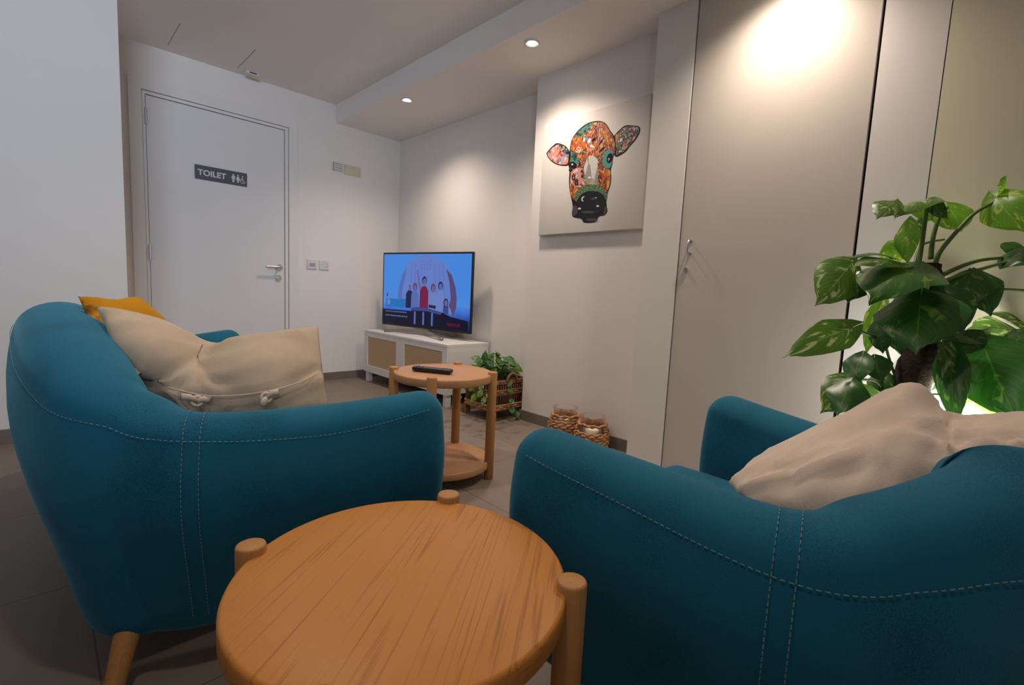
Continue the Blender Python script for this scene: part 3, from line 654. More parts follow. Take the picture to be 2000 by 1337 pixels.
rcsh = thing('cushion', 'large cream cotton cushion folded in the right armchair', 'cushion', (0, 0, 0))
G = [[at(1422, 940, 1.05), at(1520, 874, 1.06), at(1650, 814, 1.06), at(1782, 752, 1.04), at(1848, 804, 1.00), at(1950, 807, 0.95), at(2060, 812, 0.88)],
     [at(1436, 958, 1.00), at(1540, 922, 0.97), at(1660, 880, 0.93), at(1755, 838, 0.92), at(1850, 868, 0.89), at(1950, 858, 0.85), at(2060, 850, 0.80)],
     [at(1470, 985, 0.95), at(1560, 985, 0.90), at(1680, 955, 0.84), at(1765, 925, 0.825), at(1860, 925, 0.815), at(1955, 905, 0.79), at(2065, 885, 0.76)],
     [at(1530, 1040, 0.93), at(1600, 1045, 0.89), at(1700, 1040, 0.84), at(1790, 1010, 0.82), at(1875, 990, 0.81), at(1970, 965, 0.79), at(2075, 935, 0.77)]]
mb, P, nm = cushion(G, 0.030, 21, 0.014)
rcsh.location = P[-1][len(P[0])//2]; off = rcsh.location.copy(); mb.v = [p-off for p in mb.v]
mb.build('cover', M['cream_cloth'], rcsh, smooth=True)

# ------------------------------------------------------------------ cow painting
def on_x(u, v, X):
    d = at(u, v, 1.0)-CAM; return CAM+d*((X-CAM.x)/d.x)
PX = -0.205
pt = thing('cow_painting', 'white square canvas of a multicoloured patchwork cow head on the wall', 'painting', (PX, -2.37, 1.548))
MB().rbox((0.029, 0.732, 0.674), 0.004, (0.0145, 0, 0), 2).build('canvas', mat('primed_canvas', (0.63, 0.595, 0.57), 0.8, bump=(300, 0.12)), pt, smooth=True, ang=40)
def patch_mat(name, stops, scale, edge=0.0, ns=0):
    m = bpy.data.materials.new(name); m.use_nodes = True; nt = m.node_tree; b = nt.nodes['Principled BSDF']; L = nt.links.new
    b.inputs['Roughness'].default_value = 0.45
    tc = nt.nodes.new('ShaderNodeTexCoord'); mp = nt.nodes.new('ShaderNodeMapping'); mp.inputs['Scale'].default_value = ns or (1, 1, 1); L(tc.outputs['Object'], mp.inputs[0])
    vo = nt.nodes.new('ShaderNodeTexVoronoi'); vo.inputs['Scale'].default_value = scale; L(mp.outputs[0], vo.inputs['Vector'])
    r = nt.nodes.new('ShaderNodeValToRGB'); r.color_ramp.interpolation = 'CONSTANT'
    while len(r.color_ramp.elements) < len(stops): r.color_ramp.elements.new(0.5)
    for i, c in enumerate(stops): r.color_ramp.elements[i].position = i/len(stops); r.color_ramp.elements[i].color = (*c, 1)
    sx = nt.nodes.new('ShaderNodeSeparateColor'); L(vo.outputs['Color'], sx.inputs[0]); L(sx.outputs[0], r.inputs[0])
    n = nt.nodes.new('ShaderNodeTexNoise'); n.inputs['Scale'].default_value = 180; L(tc.outputs['Object'], n.inputs['Vector'])
    mr = nt.nodes.new('ShaderNodeMapRange'); mr.inputs['To Min'].default_value = 0.5; mr.inputs['To Max'].default_value = 1.15; L(n.outputs['Fac'], mr.inputs[0])
    mx = nt.nodes.new('ShaderNodeMix'); mx.data_type = 'RGBA'; mx.blend_type = 'MULTIPLY'; mx.inputs[0].default_value = 1; L(r.outputs[0], mx.inputs[6]); L(mr.outputs[0], mx.inputs[7]); L(mx.outputs[2], b.inputs['Base Color'])
    return m
red, org, yel, tea, dkt, blu, pnk, blk, wht, gry, grn, brn = (.42, .03, .02), (.62, .17, .02), (.62, .42, .10), (.05, .25, .22), (.015, .07, .08), (.08, .22, .45), (.60, .28, .24), (.01, .01, .012), (.62, .60, .56), (.30, .29, .26), (.10, .20, .09), (.16, .04, .02)
CM = [patch_mat('patch_base', [red, brn, (.55,.12,.02), dkt, yel, tea, blk, red, (.30,.02,.02)], 130), patch_mat('patch_forehead', [red, (.55,.08,.02), yel, red, org, (.30,.02,.02), brn, blk, wht, org], 120, ns=(1, 2.4, .7)),
      patch_mat('patch_teal', [tea, dkt, tea, blk, grn, tea], 70), patch_mat('patch_pink', [pnk, pnk, wht, pnk, red, pnk, pnk, pnk], 60), patch_mat('patch_orange', [org, (.5,.10,.02), yel, org, (.40, .06, .02), brn], 90, ns=(1, 1, .5)),
      patch_mat('patch_green_dots', [grn, (.05, .10, .05), (.2, .33, .2), grn, blk], 260), patch_mat('patch_grey_nose', [gry, wht, gry, (.42, .38, .3)], 30, ns=(1, 1, .3)),
      mat('paint_black', blk, 0.25), mat('paint_white', wht, 0.5), mat('paint_blue', blu, 0.5), patch_mat('patch_dark_ear', [blk, tea, dkt, red, wht, grn, blk, pnk], 120), mat('paint_dark_grey', (.06, .055, .055), 0.3), mat('paint_teal', tea, 0.5), mat('paint_orange', org, 0.5)]
cw = MB(); layer = [0]
def cpoly(pts, k, smooth=True):
    layer[0] += 1
    if smooth:
        pts = cr([tuple(map(float, p)) for p in pts+[pts[0]]], 4)[:-1]
    o_ = []
    for a, b in pts:
        p = on_x(1040+a/5.142, 200+b/5.142, PX); o_.append((-0.0004-0.00004*layer[0], p.y+2.37, p.z-1.548))
    cw.poly(o_, k)
def cell(cx, cy, rx, ry, k, rot=0, n=18):
    cpoly([(cx+rx*math.cos(2*PI*i/n)*math.cos(rot)-ry*math.sin(2*PI*i/n)*math.sin(rot), cy+rx*math.cos(2*PI*i/n)*math.sin(rot)+ry*math.sin(2*PI*i/n)*math.cos(rot)) for i in range(n)], k, False)
cpoly([(140, 510), (170, 470), (205, 435), (250, 408), (330, 435), (370, 490), (378, 560), (360, 632), (270, 632), (200, 600), (155, 550)], 7)
cpoly([(150, 515), (180, 475), (250, 425), (300, 470), (355, 520), (358, 600), (340, 622), (275, 622), (205, 592), (163, 548)], 3)
cpoly([(250, 418), (325, 440), (362, 495), (360, 560), (325, 520), (285, 475)], 10)
cell(275, 577, 18, 20, 9); cell(255, 538, 10, 14, 13); cell(320, 530, 12, 20, 9); cell(175, 497, 10, 12, 5)
cpoly([(812, 345), (860, 290), (930, 232), (1010, 232), (1072, 243), (1082, 290), (1040, 370), (980, 440), (930, 500), (850, 545), (825, 525), (812, 420)], 7)
cpoly([(826, 350), (868, 298), (932, 242), (1008, 240), (1064, 252), (1070, 290), (1030, 365), (970, 435), (920, 490), (850, 528), (836, 510), (826, 420)], 10)
for p_ in [((848, 340), 14, 24, 0), ]: cell(p_[0][0], p_[0][1], p_[1], p_[2], 13)
cell(915, 440, 9, 36, 13, 0.2); cell(890, 375, 12, 20, 8, 0.5); cell(870, 430, 16, 34, 5, 0.3); cell(955, 405, 8, 30, 3, 0.6)
cpoly([(380, 440), (392, 380), (420, 330), (460, 280), (530, 222), (600, 193), (680, 186), (740, 215), (780, 280), (820, 340), (838, 420), (842, 500), (812, 545), (802, 620), (787, 680), (791, 760), (780, 840), (752, 920), (742, 990), (748, 1050), (752, 1095), (720, 1132), (675, 1142), (650, 1172), (620, 1203), (520, 1206), (490, 1168), (402, 1142), (404, 1040), (385, 940), (370, 850), (368, 760), (372, 690), (362, 620), (378, 560), (372, 500)], 7)
cpoly([(383, 450), (395, 384), (430, 330), (470, 285), (535, 232), (600, 203), (680, 195), (735, 222), (772, 285), (810, 345), (826, 420), (830, 495), (800, 540), (790, 620), (778, 680), (780, 760), (768, 840), (742, 915), (640, 960), (430, 980), (395, 935), (380, 850), (378, 760), (380, 690), (372, 620), (386, 560)], 0)
cpoly([(600, 205), (680, 197), (735, 225), (775, 290), (810, 350), (828, 430), (800, 480), (740, 470), (690, 520), (620, 540), (560, 520), (520, 450), (540, 330)], 1)
cpoly([(700, 260), (745, 250), (790, 330), (815, 420), (805, 470), (760, 430), (720, 350)], 4)
cpoly([(432, 335), (470, 288), (535, 234), (600, 206), (575, 270), (520, 320), (470, 350)], 2)
cpoly([(405, 350), (470, 352), (520, 330), (545, 400), (520, 470), (440, 520), (392, 470)], 4)
cpoly([(398, 480), (440, 515), (460, 590), (430, 650), (380, 640), (382, 560)], 2)
cell(543, 365, 22, 16, 9, 0.6); cell(572, 385, 16, 28, 8, 0.4); cell(620, 372, 30, 12, 7, -0.6); cell(640, 430, 36, 12, 4, -0.8); cell(675, 410, 34, 10, 13, -0.9); cell(590, 470, 48, 16, 3, -0.3); cell(600, 440, 26, 12, 8, 0.3)
cell(690, 395, 44, 7, 7, -1.0); cell(705, 470, 40, 8, 7, -0.7); cell(520, 375, 10, 22, 8, 0.1); cell(545, 530, 26, 18, 4); cell(475, 545, 24, 16, 13)
# spiral stroke
sp_ = [(462+(6+26*t)*math.cos(t*9), 470+(6+26*t)*math.sin(t*9)) for t in [i/26 for i in range(27)]]
for i in range(26):
    (a, b), (c_, d_) = sp_[i], sp_[i+1]; L_ = math.hypot(c_-a, d_-b) or 1; nx, ny = -(d_-b)/L_*4.5, (c_-a)/L_*4.5
    if i == 0: layer[0] += 1
    layer[0] -= 1; cpoly([(a+nx, b+ny), (c_+nx, d_+ny), (c_-nx, d_-ny), (a-nx, b-ny)], 8, False)
layer[0] += 1
cpoly([(540, 590), (560, 545), (600, 535), (645, 560), (680, 640), (672, 740), (650, 830), (560, 835), (530, 740), (518, 660)], 6)
cpoly([(390, 700), (430, 665), (490, 660), (505, 760), (535, 850), (430, 870), (385, 800)], 3)
cpoly([(376, 790), (430, 850), (470, 900), (430, 950), (402, 960), (384, 900)], 4)
cpoly([(700, 685), (740, 665), (782, 690), (785, 780), (760, 880), (742, 905), (700, 850), (670, 790)], 4)
cpoly([(655, 600), (700, 640), (700, 720), (668, 790), (655, 830), (662, 700)], 0)
cpoly([(720, 500), (770, 478), (812, 500), (800, 600), (785, 650), (740, 660), (705, 610), (712, 550)], 12)
cell(778, 560, 30, 52, 7, 0.25); cell(770, 575, 9, 16, 8); cell(772, 580, 6, 11, 7); cell(408, 630, 40, 34, 7, 0.5); cell(402, 622, 10, 8, 8); cell(385, 680, 18, 16, 7)
cell(478, 620, 10, 12, 7); cell(505, 640, 9, 10, 9); cell(495, 690, 7, 16, 7, 0.3); cell(500, 740, 7, 16, 7, 0.2); cell(690, 760, 6, 18, 7, -0.2); cell(680, 800, 6, 18, 7, -0.3); cell(575, 755, 16, 12, 8)
cpoly([(418, 965), (440, 905), (490, 850), (560, 825), (650, 830), (720, 870), (752, 930), (735, 975), (700, 930), (620, 905), (540, 910), (480, 945), (450, 1000)], 5)
cpoly([(448, 990), (480, 935), (540, 898), (620, 890), (690, 910), (728, 955), (738, 1030), (700, 1095), (600, 1125), (500, 1110), (455, 1060)], 7)
cpoly([(410, 1040), (440, 1035), (458, 1090), (440, 1130), (408, 1130)], 11); cpoly([(725, 1060), (742, 1040), (748, 1090), (715, 1125)], 11)
cell(560, 1100, 70, 12, 11); cell(600, 1178, 60, 14, 11); cell(512, 968, 18, 26, 8, 0.3); cell(522, 970, 15, 20, 7, 0.3); cell(620, 965, 34, 12, 11, -0.2); cell(475, 1066, 16, 10, 8); cell(658, 1040, 14, 9, 8); cell(640, 955, 6, 5, 8)
cow = cw.build('painted_cow_head', CM, pt, weld=False)
for ch, a, b, sz in (('u', 392, 782, 0.034), ('a', 424, 832, 0.038)):
    p = on_x(1040+a/5.142, 200+b/5.142, PX)
    text_mesh(ch, sz*1.9, mat('letter_ink_'+ch, (0.01, 0.008, 0.01), 0.5), pt, (-0.0004-0.00004*(layer[0]+3), p.y+2.37, p.z-1.548), (R(90), 0, R(-90)), 'painted_letter', 0.0001, 0.0008)

# ------------------------------------------------------------------ leaves
def leaf_mat(name, dark, light, cream, vthr, trans=0.35):
    m = bpy.data.materials.new(name); m.use_nodes = True; nt = m.node_tree; b = nt.nodes['Principled BSDF']; L = nt.links.new; out = nt.nodes['Material Output']
    b.inputs['Roughness'].default_value = 0.36; b.inputs['Specular IOR Level'].default_value = 0.45
    at_ = nt.nodes.new('ShaderNodeAttribute'); at_.attribute_name = 'leaf'; sp = nt.nodes.new('ShaderNodeSeparateColor'); L(at_.outputs['Color'], sp.inputs[0])
    def mth(op, a, b_=None, c_=None):
        n = nt.nodes.new('ShaderNodeMath'); n.operation = op
        for i, x in enumerate((a, b_, c_)):
            if x is None: continue
            if isinstance(x, (int, float)): n.inputs[i].default_value = x
            else: L(x, n.inputs[i])
        return n.outputs[0]
    au = mth('ABSOLUTE', mth('SUBTRACT', sp.outputs[0], 0.5)); v = sp.outputs[1]; rnd = sp.outputs[2]
    cb = nt.nodes.new('ShaderNodeCombineXYZ'); L(mth('MULTIPLY', sp.outputs[0], 5.0), cb.inputs[0]); L(mth('MULTIPLY_ADD', au, -5.0, mth('MULTIPLY', v, 7.0)), cb.inputs[1]); L(mth('MULTIPLY', rnd, 40.0), cb.inputs[2])
    n = nt.nodes.new('ShaderNodeTexNoise'); n.inputs['Scale'].default_value = 0.8; n.inputs['Detail'].default_value = 5; n.inputs['Distortion'].default_value = 0.8; L(cb.outputs[0], n.inputs['Vector'])
    mr = nt.nodes.new('ShaderNodeMapRange'); mr.inputs['From Min'].default_value = vthr; mr.inputs['From Max'].default_value = vthr+0.07; L(n.outputs['Fac'], mr.inputs[0])
    n2 = nt.nodes.new('ShaderNodeTexNoise'); n2.inputs['Scale'].default_value = 0.5; L(cb.outputs[0], n2.inputs['Vector'])
    g = nt.nodes.new('ShaderNodeMix'); g.data_type = 'RGBA'; L(n2.outputs['Fac'], g.inputs[0]); g.inputs[6].default_value = (*dark, 1); g.inputs[7].default_value = (*light, 1)
    g2 = nt.nodes.new('ShaderNodeMix'); g2.data_type = 'RGBA'; L(mth('MULTIPLY', mr.outputs[0], 0.75), g2.inputs[0]); L(g.outputs[2], g2.inputs[6]); g2.inputs[7].default_value = (*cream, 1)
    # veins: midrib and side veins
    vein = mth('MAXIMUM', mth('LESS_THAN', au, 0.012), mth('MULTIPLY', mth('GREATER_THAN', mth('SINE', mth('MULTIPLY', mth('MULTIPLY_ADD', au, -0.9, v), 62.0)), 0.93), 0.45))
    g3 = nt.nodes.new('ShaderNodeMix'); g3.data_type = 'RGBA'; L(mth('MULTIPLY', vein, 0.20), g3.inputs[0]); L(g2.outputs[2], g3.inputs[6]); g3.inputs[7].default_value = (*[min(1, c*1.3+0.03) for c in cream], 1)
    L(g3.outputs[2], b.inputs['Base Color'])
    tr = nt.nodes.new('ShaderNodeBsdfTranslucent')
    hs = nt.nodes.new('ShaderNodeHueSaturation'); hs.inputs['Value'].default_value = 2.4; L(g3.outputs[2], hs.inputs['Color']); L(hs.outputs[0], tr.inputs['Color'])
    ms = nt.nodes.new('ShaderNodeMixShader'); ms.inputs[0].default_value = trans; L(b.outputs[0], ms.inputs[1]); L(tr.outputs[0], ms.inputs[2]); L(ms.outputs[0], out.inputs['Surface'])
    return m
M['leafd'] = leaf_mat('leaf_deep_green', (0.012, 0.065, 0.012), (0.03, 0.13, 0.015), (0.16, 0.30, 0.05), 0.60, 0.05)
M['leafv'] = leaf_mat('leaf_variegated', (0.03, 0.11, 0.012), (0.10, 0.20, 0.02), (0.42, 0.48, 0.24), 0.54, 0.28)
M['leafy'] = leaf_mat('leaf_lime', (0.07, 0.20, 0.015), (0.14, 0.30, 0.02), (0.40, 0.46, 0.10), 0.56, 0.5)
M['stem'] = mat('plant_stem', (0.09, 0.16, 0.035), 0.5)
M['stemd'] = mat('plant_stem_dark', (0.035, 0.05, 0.015), 0.5)
def leaf(mb, B, T, wid, face=0.6, droop=0.12, fold=0.15, rnd=0.5, roll=0.0, mi=0, wave=0.03, seed=0, nu=10, nv=16, heart=0.14):
    B = Vector(B); T = Vector(T); D = T-B; Ln = D.length; D.normalize()
    tocam = (CAM-B).normalized(); up = Vector((0, 0, 1)); N = tocam*face+up*(1-face)
    N = (N-D*N.dot(D)).normalized(); N = Matrix.Rotation(R(roll), 3, D) @ N; S = D.cross(N)
    vs = []; fs = []
    if mb.col is None: mb.col = []
    for j in range(nv+1):
        s_ = j/nv
        w_ = (min(1, s_/0.30)**0.55 if s_ < 0.30 else 1)*((1-max(0, (s_-0.22)/0.78)**1.75))
        if s_ > 0.82: w_ *= 1-0.75*((s_-0.82)/0.18)**0.8*(1-(s_-0.82)*1.5)
        w_ = max(w_, 0.008)
        for i in range(nu+1):
            t = 2*i/nu-1
            al = s_-heart*abs(t)**1.3*(1-s_)**5*1.6
            p = B+D*(Ln*al)+S*(t*w_*wid/2)+N*(fold*abs(t)*w_*wid/2-droop*Ln*(s_**2-s_)*-1.0*-1.0+0)
            p += N*(4*droop*Ln*(s_-s_*s_)*0.25)
            p -= N*(abs(t)**2*w_*wid*0.12)
            p += N*(wave*wid*math.sin(s_*9+seed*3+t*2)*abs(t))
            vs.append(p); mb.col.append((i/nu, s_, rnd, 1))
    for j in range(nv):
        for i in range(nu): a = j*(nu+1)+i; fs.append((a, a+1, a+nu+2, a+nu+1))
    mb.add(vs, fs, mi)

# ------------------------------------------------------------------ large pothos on a pole
bp_ = at(1790, 900, 1.50); base = Vector((bp_.x, bp_.y, 0)); base = Vector((-0.66, -3.83, 0))
pl = thing('potted_pothos', 'large pothos with broad variegated leaves on a brown moss pole', 'plant', base)
def Lp(p): return Vector(p)-base
pot = MB().lathe([(0.0001, 0), (0.105, 0), (0.115, 0.01), (0.142, 0.24), (0.146, 0.26), (0.138, 0.262), (0.132, 0.24), (0.0001, 0.235)], n=48).build('pot', M['white'], pl, smooth=True, ang=50)
M['moss'] = mat('moss_pole_fibre', (0.028, 0.013, 0.009), 0.95, var=(60, 0.6, 5), bump=(90, 1.0))
M['soil'] = mat('potting_soil', (0.03, 0.02, 0.015), 1.0, bump=(80, 1.0))
MB().lathe([(0.131, 0.236), (0.09, 0.245), (0.0001, 0.25)], n=32).build('soil', M['soil'], pl, smooth=True)
top = at(1817, 517, 1.47); pts = [Vector((base.x, base.y, 0.22)), at(1782, 740, 1.44), at(1800, 640, 1.46), top]
pts = [Lp(p) for p in pts]; c_ = cr([tuple(p) for p in pts], 10)
mb = MB(); mb.tube(c_, [0.060-0.032*i/(len(c_)-1)+0.003*math.sin(i*2.3) for i in range(len(c_))], 20); mb.build('moss_pole', M['moss'], pl, smooth=True, ang=60)
def sx(a, b): return (1500+a/2.674, 330+b/2.674)
# (base a,b, depth, tip a,b, depth, width m, face, fold, roll, kind)
LV = [
 (842, 165, 1.46, 660, 262, 1.38, 0.125, 0.35, 0.0, 10, 1), (655, 175, 1.40, 566, 262, 1.37, 0.085, 0.5, 0.05, -10, 1), (858, 168, 1.46, 944, 262, 1.40, 0.05, 0.5, 0.1, 50, 0),
 (940, 200, 1.50, 1010, 330, 1.46, 0.12, 0.85, 0.05, -25, 2), (1190, 150, 1.42, 1345, 330, 1.34, 0.125, 0.8, 0.05, 15, 2), (1240, 120, 1.44, 1195, 85, 1.40, 0.09, 0.8, 0.0, 0, 2), (770, 235, 1.50, 885, 240, 1.52, 0.06, 0.7, 0.1, 0, 2),
 (740, 290, 1.47, 735, 505, 1.46, 0.075, 0.8, 0.25, 30, 2), (640, 395, 1.50, 690, 495, 1.50, 0.08, 0.8, 0.1, 0, 2), (790, 270, 1.5, 780, 345, 1.5, 0.04, 0.9, 0.1, 0, 1),
 (425, 505, 1.42, 245, 715, 1.36, 0.145, 0.85, 0.0, -12, 1), (470, 560, 1.40, 420, 700, 1.38, 0.11, 0.8, 0.1, 10, 0),
 (760, 520, 1.40, 525, 705, 1.24, 0.215, 0.62, 0.04, 8, 0), (700, 500, 1.40, 430, 520, 1.30, 0.10, 0.45, 0.05, 0, 1), (640, 470, 1.42, 425, 475, 1.33, 0.06, 0.3, 0.05, 0, 0),
 (800, 672, 1.34, 775, 968, 1.24, 0.215, 0.85, 0.06, 6, 0), (900, 650, 1.38, 1020, 860, 1.33, 0.14, 0.85, 0.05, 0, 0),
 (430, 832, 1.36, 72, 990, 1.28, 0.105, 0.78, 0.12, -6, 1),
 (1060, 555, 1.42, 1015, 740, 1.40, 0.13, 0.85, 0.1, 10, 0), (1075, 560, 1.42, 1165, 768, 1.38, 0.11, 0.85, 0.2, -20, 0),
 (1290, 850, 1.46, 1040, 835, 1.42, 0.12, 0.65, 0.02, 0, 3), (1360, 900, 1.48, 1165, 890, 1.44, 0.12, 0.75, 0.05, 0, 3), (1345, 820, 1.50, 1150, 755, 1.46, 0.07, 0.6, 0.0, 0, 1),
 (1130, 930, 1.36, 1310, 1330, 1.22, 0.215, 0.85, 0.05, 10, 0), (1290, 855, 1.40, 1360, 940, 1.34, 0.08, 0.8, 0.1, 0, 0),
 (1015, 1050, 1.36, 1190, 1345, 1.28, 0.150, 0.88, 0.05, 5, 2), (955, 940, 1.36, 985, 1360, 1.28, 0.085, 0.88, 0.1, 10, 0), (930, 960, 1.35, 1010, 1300, 1.30, 0.07, 0.85, 0.1, -20, 1),
 (595, 700, 1.45, 510, 978, 1.43, 0.062, 0.85, 0.3, 10, 2), (600, 800, 1.40, 600, 965, 1.39, 0.085, 0.85, 0.2, 30, 0), (660, 820, 1.42, 690, 960, 1.42, 0.07, 0.85, 0.2, 0, 0),
 (440, 1105, 1.42, 272, 1275, 1.36, 0.12, 0.8, 0.05, -8, 1), (430, 1120, 1.38, 360, 1290, 1.34, 0.12, 0.8, 0.05, 5, 0), (490, 980, 1.42, 440, 1130, 1.40, 0.09, 0.8, 0.1, 20, 0), (560, 990, 1.42, 590, 1110, 1.40, 0.08, 0.8, 0.1, 0, 0), (500, 1150, 1.36, 520, 1290, 1.34, 0.09, 0.8, 0.1, 20, 1),
 (1120, 880, 1.40, 900, 900, 1.36, 0.075, 0.6, 0.1, 0, 0), (1020, 870, 1.38, 1130, 960, 1.36, 0.09, 0.7, 0.1, 0, 0),
 (1240, 462, 1.42, 1400, 485, 1.34, 0.09, 0.65, 0.2, 0, 0), (1235, 400, 1.45, 1345, 430, 1.42, 0.055, 0.5, 0.1, 0, 0),
 (610, 1080, 1.46, 560, 1230, 1.44, 0.08, 0.8, 0.1, 0, 0), (880, 930, 1.44, 850, 1120, 1.42, 0.10, 0.8, 0.1, -20, 0), (1060, 1000, 1.46, 1090, 1130, 1.45, 0.07, 0.8, 0.1, 0, 2), (800, 590, 1.44, 650, 690, 1.42, 0.08, 0.7, 0.1, 0, 2),
 # leaves on the side away from the photo
 (860, 700, 1.58, 760, 800, 1.60, 0.14, 0.2, 0.05, 0, 0), (900, 600, 1.56, 1050, 640, 1.60, 0.14, 0.3, 0.05, 0, 0), (840, 1000, 1.60, 760, 1180, 1.62, 0.15, 0.4, 0.05, 0, 0)]
random.seed(7); mb = MB()
for i, (a, b, d0, c2, d2, d1, wd, fc, fo, ro, k) in enumerate(LV):
    leaf(mb, at(*sx(a, b), d0), at(*sx(c2, d2), d1), wd, fc, 0.18, fo, random.random(), ro, k, 0.03, i)
mb.v = [Lp(Vector((min(p.x, -0.325), p.y, p.z))) for p in mb.v]
mb.build('foliage', [M['leafd'], M['leafv'], M['leafy'], M['leafv']], pl, smooth=True, weld=False)
ST = [[(785, 500, 1.47), (805, 380, 1.47), (828, 220, 1.46), (838, 160, 1.45)], [(870, 510, 1.47), (900, 430, 1.46), (1000, 310, 1.44), (1080, 230, 1.43), (1190, 168, 1.42)], [(850, 470, 1.48), (862, 360, 1.48), (898, 240, 1.48), (935, 200, 1.5)],
      [(880, 570, 1.46), (980, 520, 1.44), (1100, 478, 1.43), (1225, 463, 1.42)], [(885, 610, 1.46), (960, 570, 1.44), (1120, 520, 1.42), (1270, 478, 1.40)], [(1060, 635, 1.44), (1160, 628, 1.42), (1337, 634, 1.38)],
      [(700, 960, 1.48), (640, 910, 1.44), (540, 870, 1.40), (430, 832, 1.36)], [(760, 520, 1.46), (800, 400, 1.50), (920, 368, 1.50)], [(1010, 848, 1.40), (1150, 848, 1.42), (1290, 855, 1.44)], [(820, 1180, 1.46), (900, 1178, 1.40), (1000, 1210, 1.36)],
      [(640, 1100, 1.48), (560, 1040, 1.44), (600, 1010, 1.42), (650, 1020, 1.42)], [(700, 1180, 1.5), (630, 980, 1.45), (600, 820, 1.42), (655, 760, 1.42)], [(800, 700, 1.46), (760, 900, 1.5), (720, 1100, 1.5)], [(840, 1160, 1.46), (900, 1050, 1.42), (960, 950, 1.38)],
      [(620, 1200, 1.46), (560, 1110, 1.44), (450, 1100, 1.42)], [(740, 660, 1.44), (700, 560, 1.42), (760, 525, 1.40)], [(850, 690, 1.44), (820, 650, 1.38), (800, 672, 1.34)], [(880, 1090, 1.46), (960, 1080, 1.40), (1010, 1062, 1.34)]]
mb = MB()
for i, st in enumerate(ST):
    c_ = cr([tuple(Lp(at(*sx(a, b), d))) for a, b, d in st], 6); mb.tube(c_, [0.0072-0.0028*k/(len(c_)-1) if i < 7 else 0.0038 for k in range(len(c_))], 8)
mb.build('stems', M['stem'], pl, smooth=True)

# ------------------------------------------------------------------ globe lamp behind the plant
lp = at(1893, 828, 1.38)
gl = thing('globe_lamp', 'glowing white globe lamp half hidden behind the big pothos leaves', 'lamp', (lp.x, lp.y, 0))
MB().lathe([(0.0001, 0), (0.07, 0), (0.07, 0.012), (0.02, 0.02), (0.0001, 0.02)], n=40).build('base', M['metal'], gl, smooth=True, ang=40)
MB().tube([(0, 0, 0.015), (0, 0, lp.z-0.09)], 0.009, 14).build('pole', M['metal'], gl, smooth=True, ang=40)
M['globe'] = mat('glowing_opal_glass', (0.9, 0.9, 0.9), 0.3, emis=(1.0, 0.96, 0.88), es=13)
MB().lathe([(0.105*math.sin(PI*k/20)+0.00001, lp.z-0.105*math.cos(PI*k/20)) for k in range(21)], n=40).build('lamp_shade', M['globe'], gl, smooth=True)

# ------------------------------------------------------------------ rattan plant stand with pothos
M['rattan'] = mat('brown_rattan', (0.22, 0.10, 0.04), 0.6, var=(40, 0.35, 4)); M['rattand'] = mat('dark_basket_inside', (0.03, 0.018, 0.01), 0.9)
M['rlight'] = mat('tan_rattan', (0.36, 0.19, 0.08), 0.6, var=(40, 0.3, 4))
X0, X1, Y0, Y1 = -0.405, -0.075, -1.865, -1.535
bk = thing('rattan_basket', 'square brown rattan basket on stubby wooden feet in the wall niche', 'basket', ((X0+X1)/2, (Y0+Y1)/2, 0))
hx, hy = (X1-X0)/2, (Y1-Y0)/2
def ring(mb, e, z, r, wob=0, ph=0, n=64):
    pts = []
    for k in range(n):
        a = 2*PI*k/n; c, s_ = math.cos(a), math.sin(a); q = (abs(c)**6+abs(s_)**6)**(-1/6)
        w_ = 1+wob*math.sin(k*PI/2*1.0+ph)
        pts.append(((hx-e)*c*q*w_, (hy-e)*s_*q*w_, z))
    mb.tube(pts, r, 6, closed=True)
mb = MB()
for i, z in enumerate((0.075, 0.088, 0.101)): ring(mb, 0.008, z, 0.0075, 0.02, i*PI)
mb.build('lower_band', M['rlight'], bk, smooth=True)
mb = MB()
for i, z in enumerate((0.175, 0.188, 0.201)): ring(mb, 0.006, z, 0.0075, 0.02, i*PI)
mb.build('upper_band', M['rattan'], bk, smooth=True)
mb = MB()
for z in (0.25, 0.262): ring(mb, 0.004, z, 0.009, 0.015, z*80)
mb.build('rim', M['rattan'], bk, smooth=True)
mb = MB()
for k in range(56):
    a = 2*PI*(k+.5)/56; c, s_ = math.cos(a), math.sin(a); q = (abs(c)**6+abs(s_)**6)**(-1/6)
    mb.tube([((hx-.012)*c*q, (hy-.012)*s_*q, 0.07), ((hx-.008)*c*q, (hy-.008)*s_*q, 0.262)], 0.0042, 6)
mb.build('upright_canes', M['rattan'], bk, smooth=True)
MB().rbox((2*hx-.05, 2*hy-.05, 0.16), 0.02, (0, 0, 0.155), 2).build('inner_pot', M['rattand'], bk, smooth=True)
MB().box(-hx+.02, hx-.02, -hy+.02, hy-.02, 0.06, 0.074).build('bottom_board', M['rattan'], bk)
for a in (-1, 1):
    for b in (-1, 1): MB().box(a*(hx-.03)-.02, a*(hx-.03)+.02, b*(hy-.03)-.02, b*(hy-.03)+.02, 0, 0.062).build('foot', M['rattan'], bk)
for yy in (-hy-0.004, ):
    MB().tube([(0.045*math.cos(a), yy+0.0, 0.262+0.05*math.sin(a)) for a in [PI*k/14 for k in range(15)]], 0.008, 8).build('handle', M['rattan'], bk, smooth=True)
pp = thing('trailing_pothos', 'small trailing pothos plant spilling over the rattan basket', 'plant', ((X0+X1)/2, (Y0+Y1)/2, 0.236))
pb = Vector(pp.location); mb = MB(); ms = MB(); random.seed(11)
MB().rbox((2*hx-.055, 2*hy-.055, 0.02), 0.008, (0, 0, 0.009), 2).build('soil', M['soil'], pp)
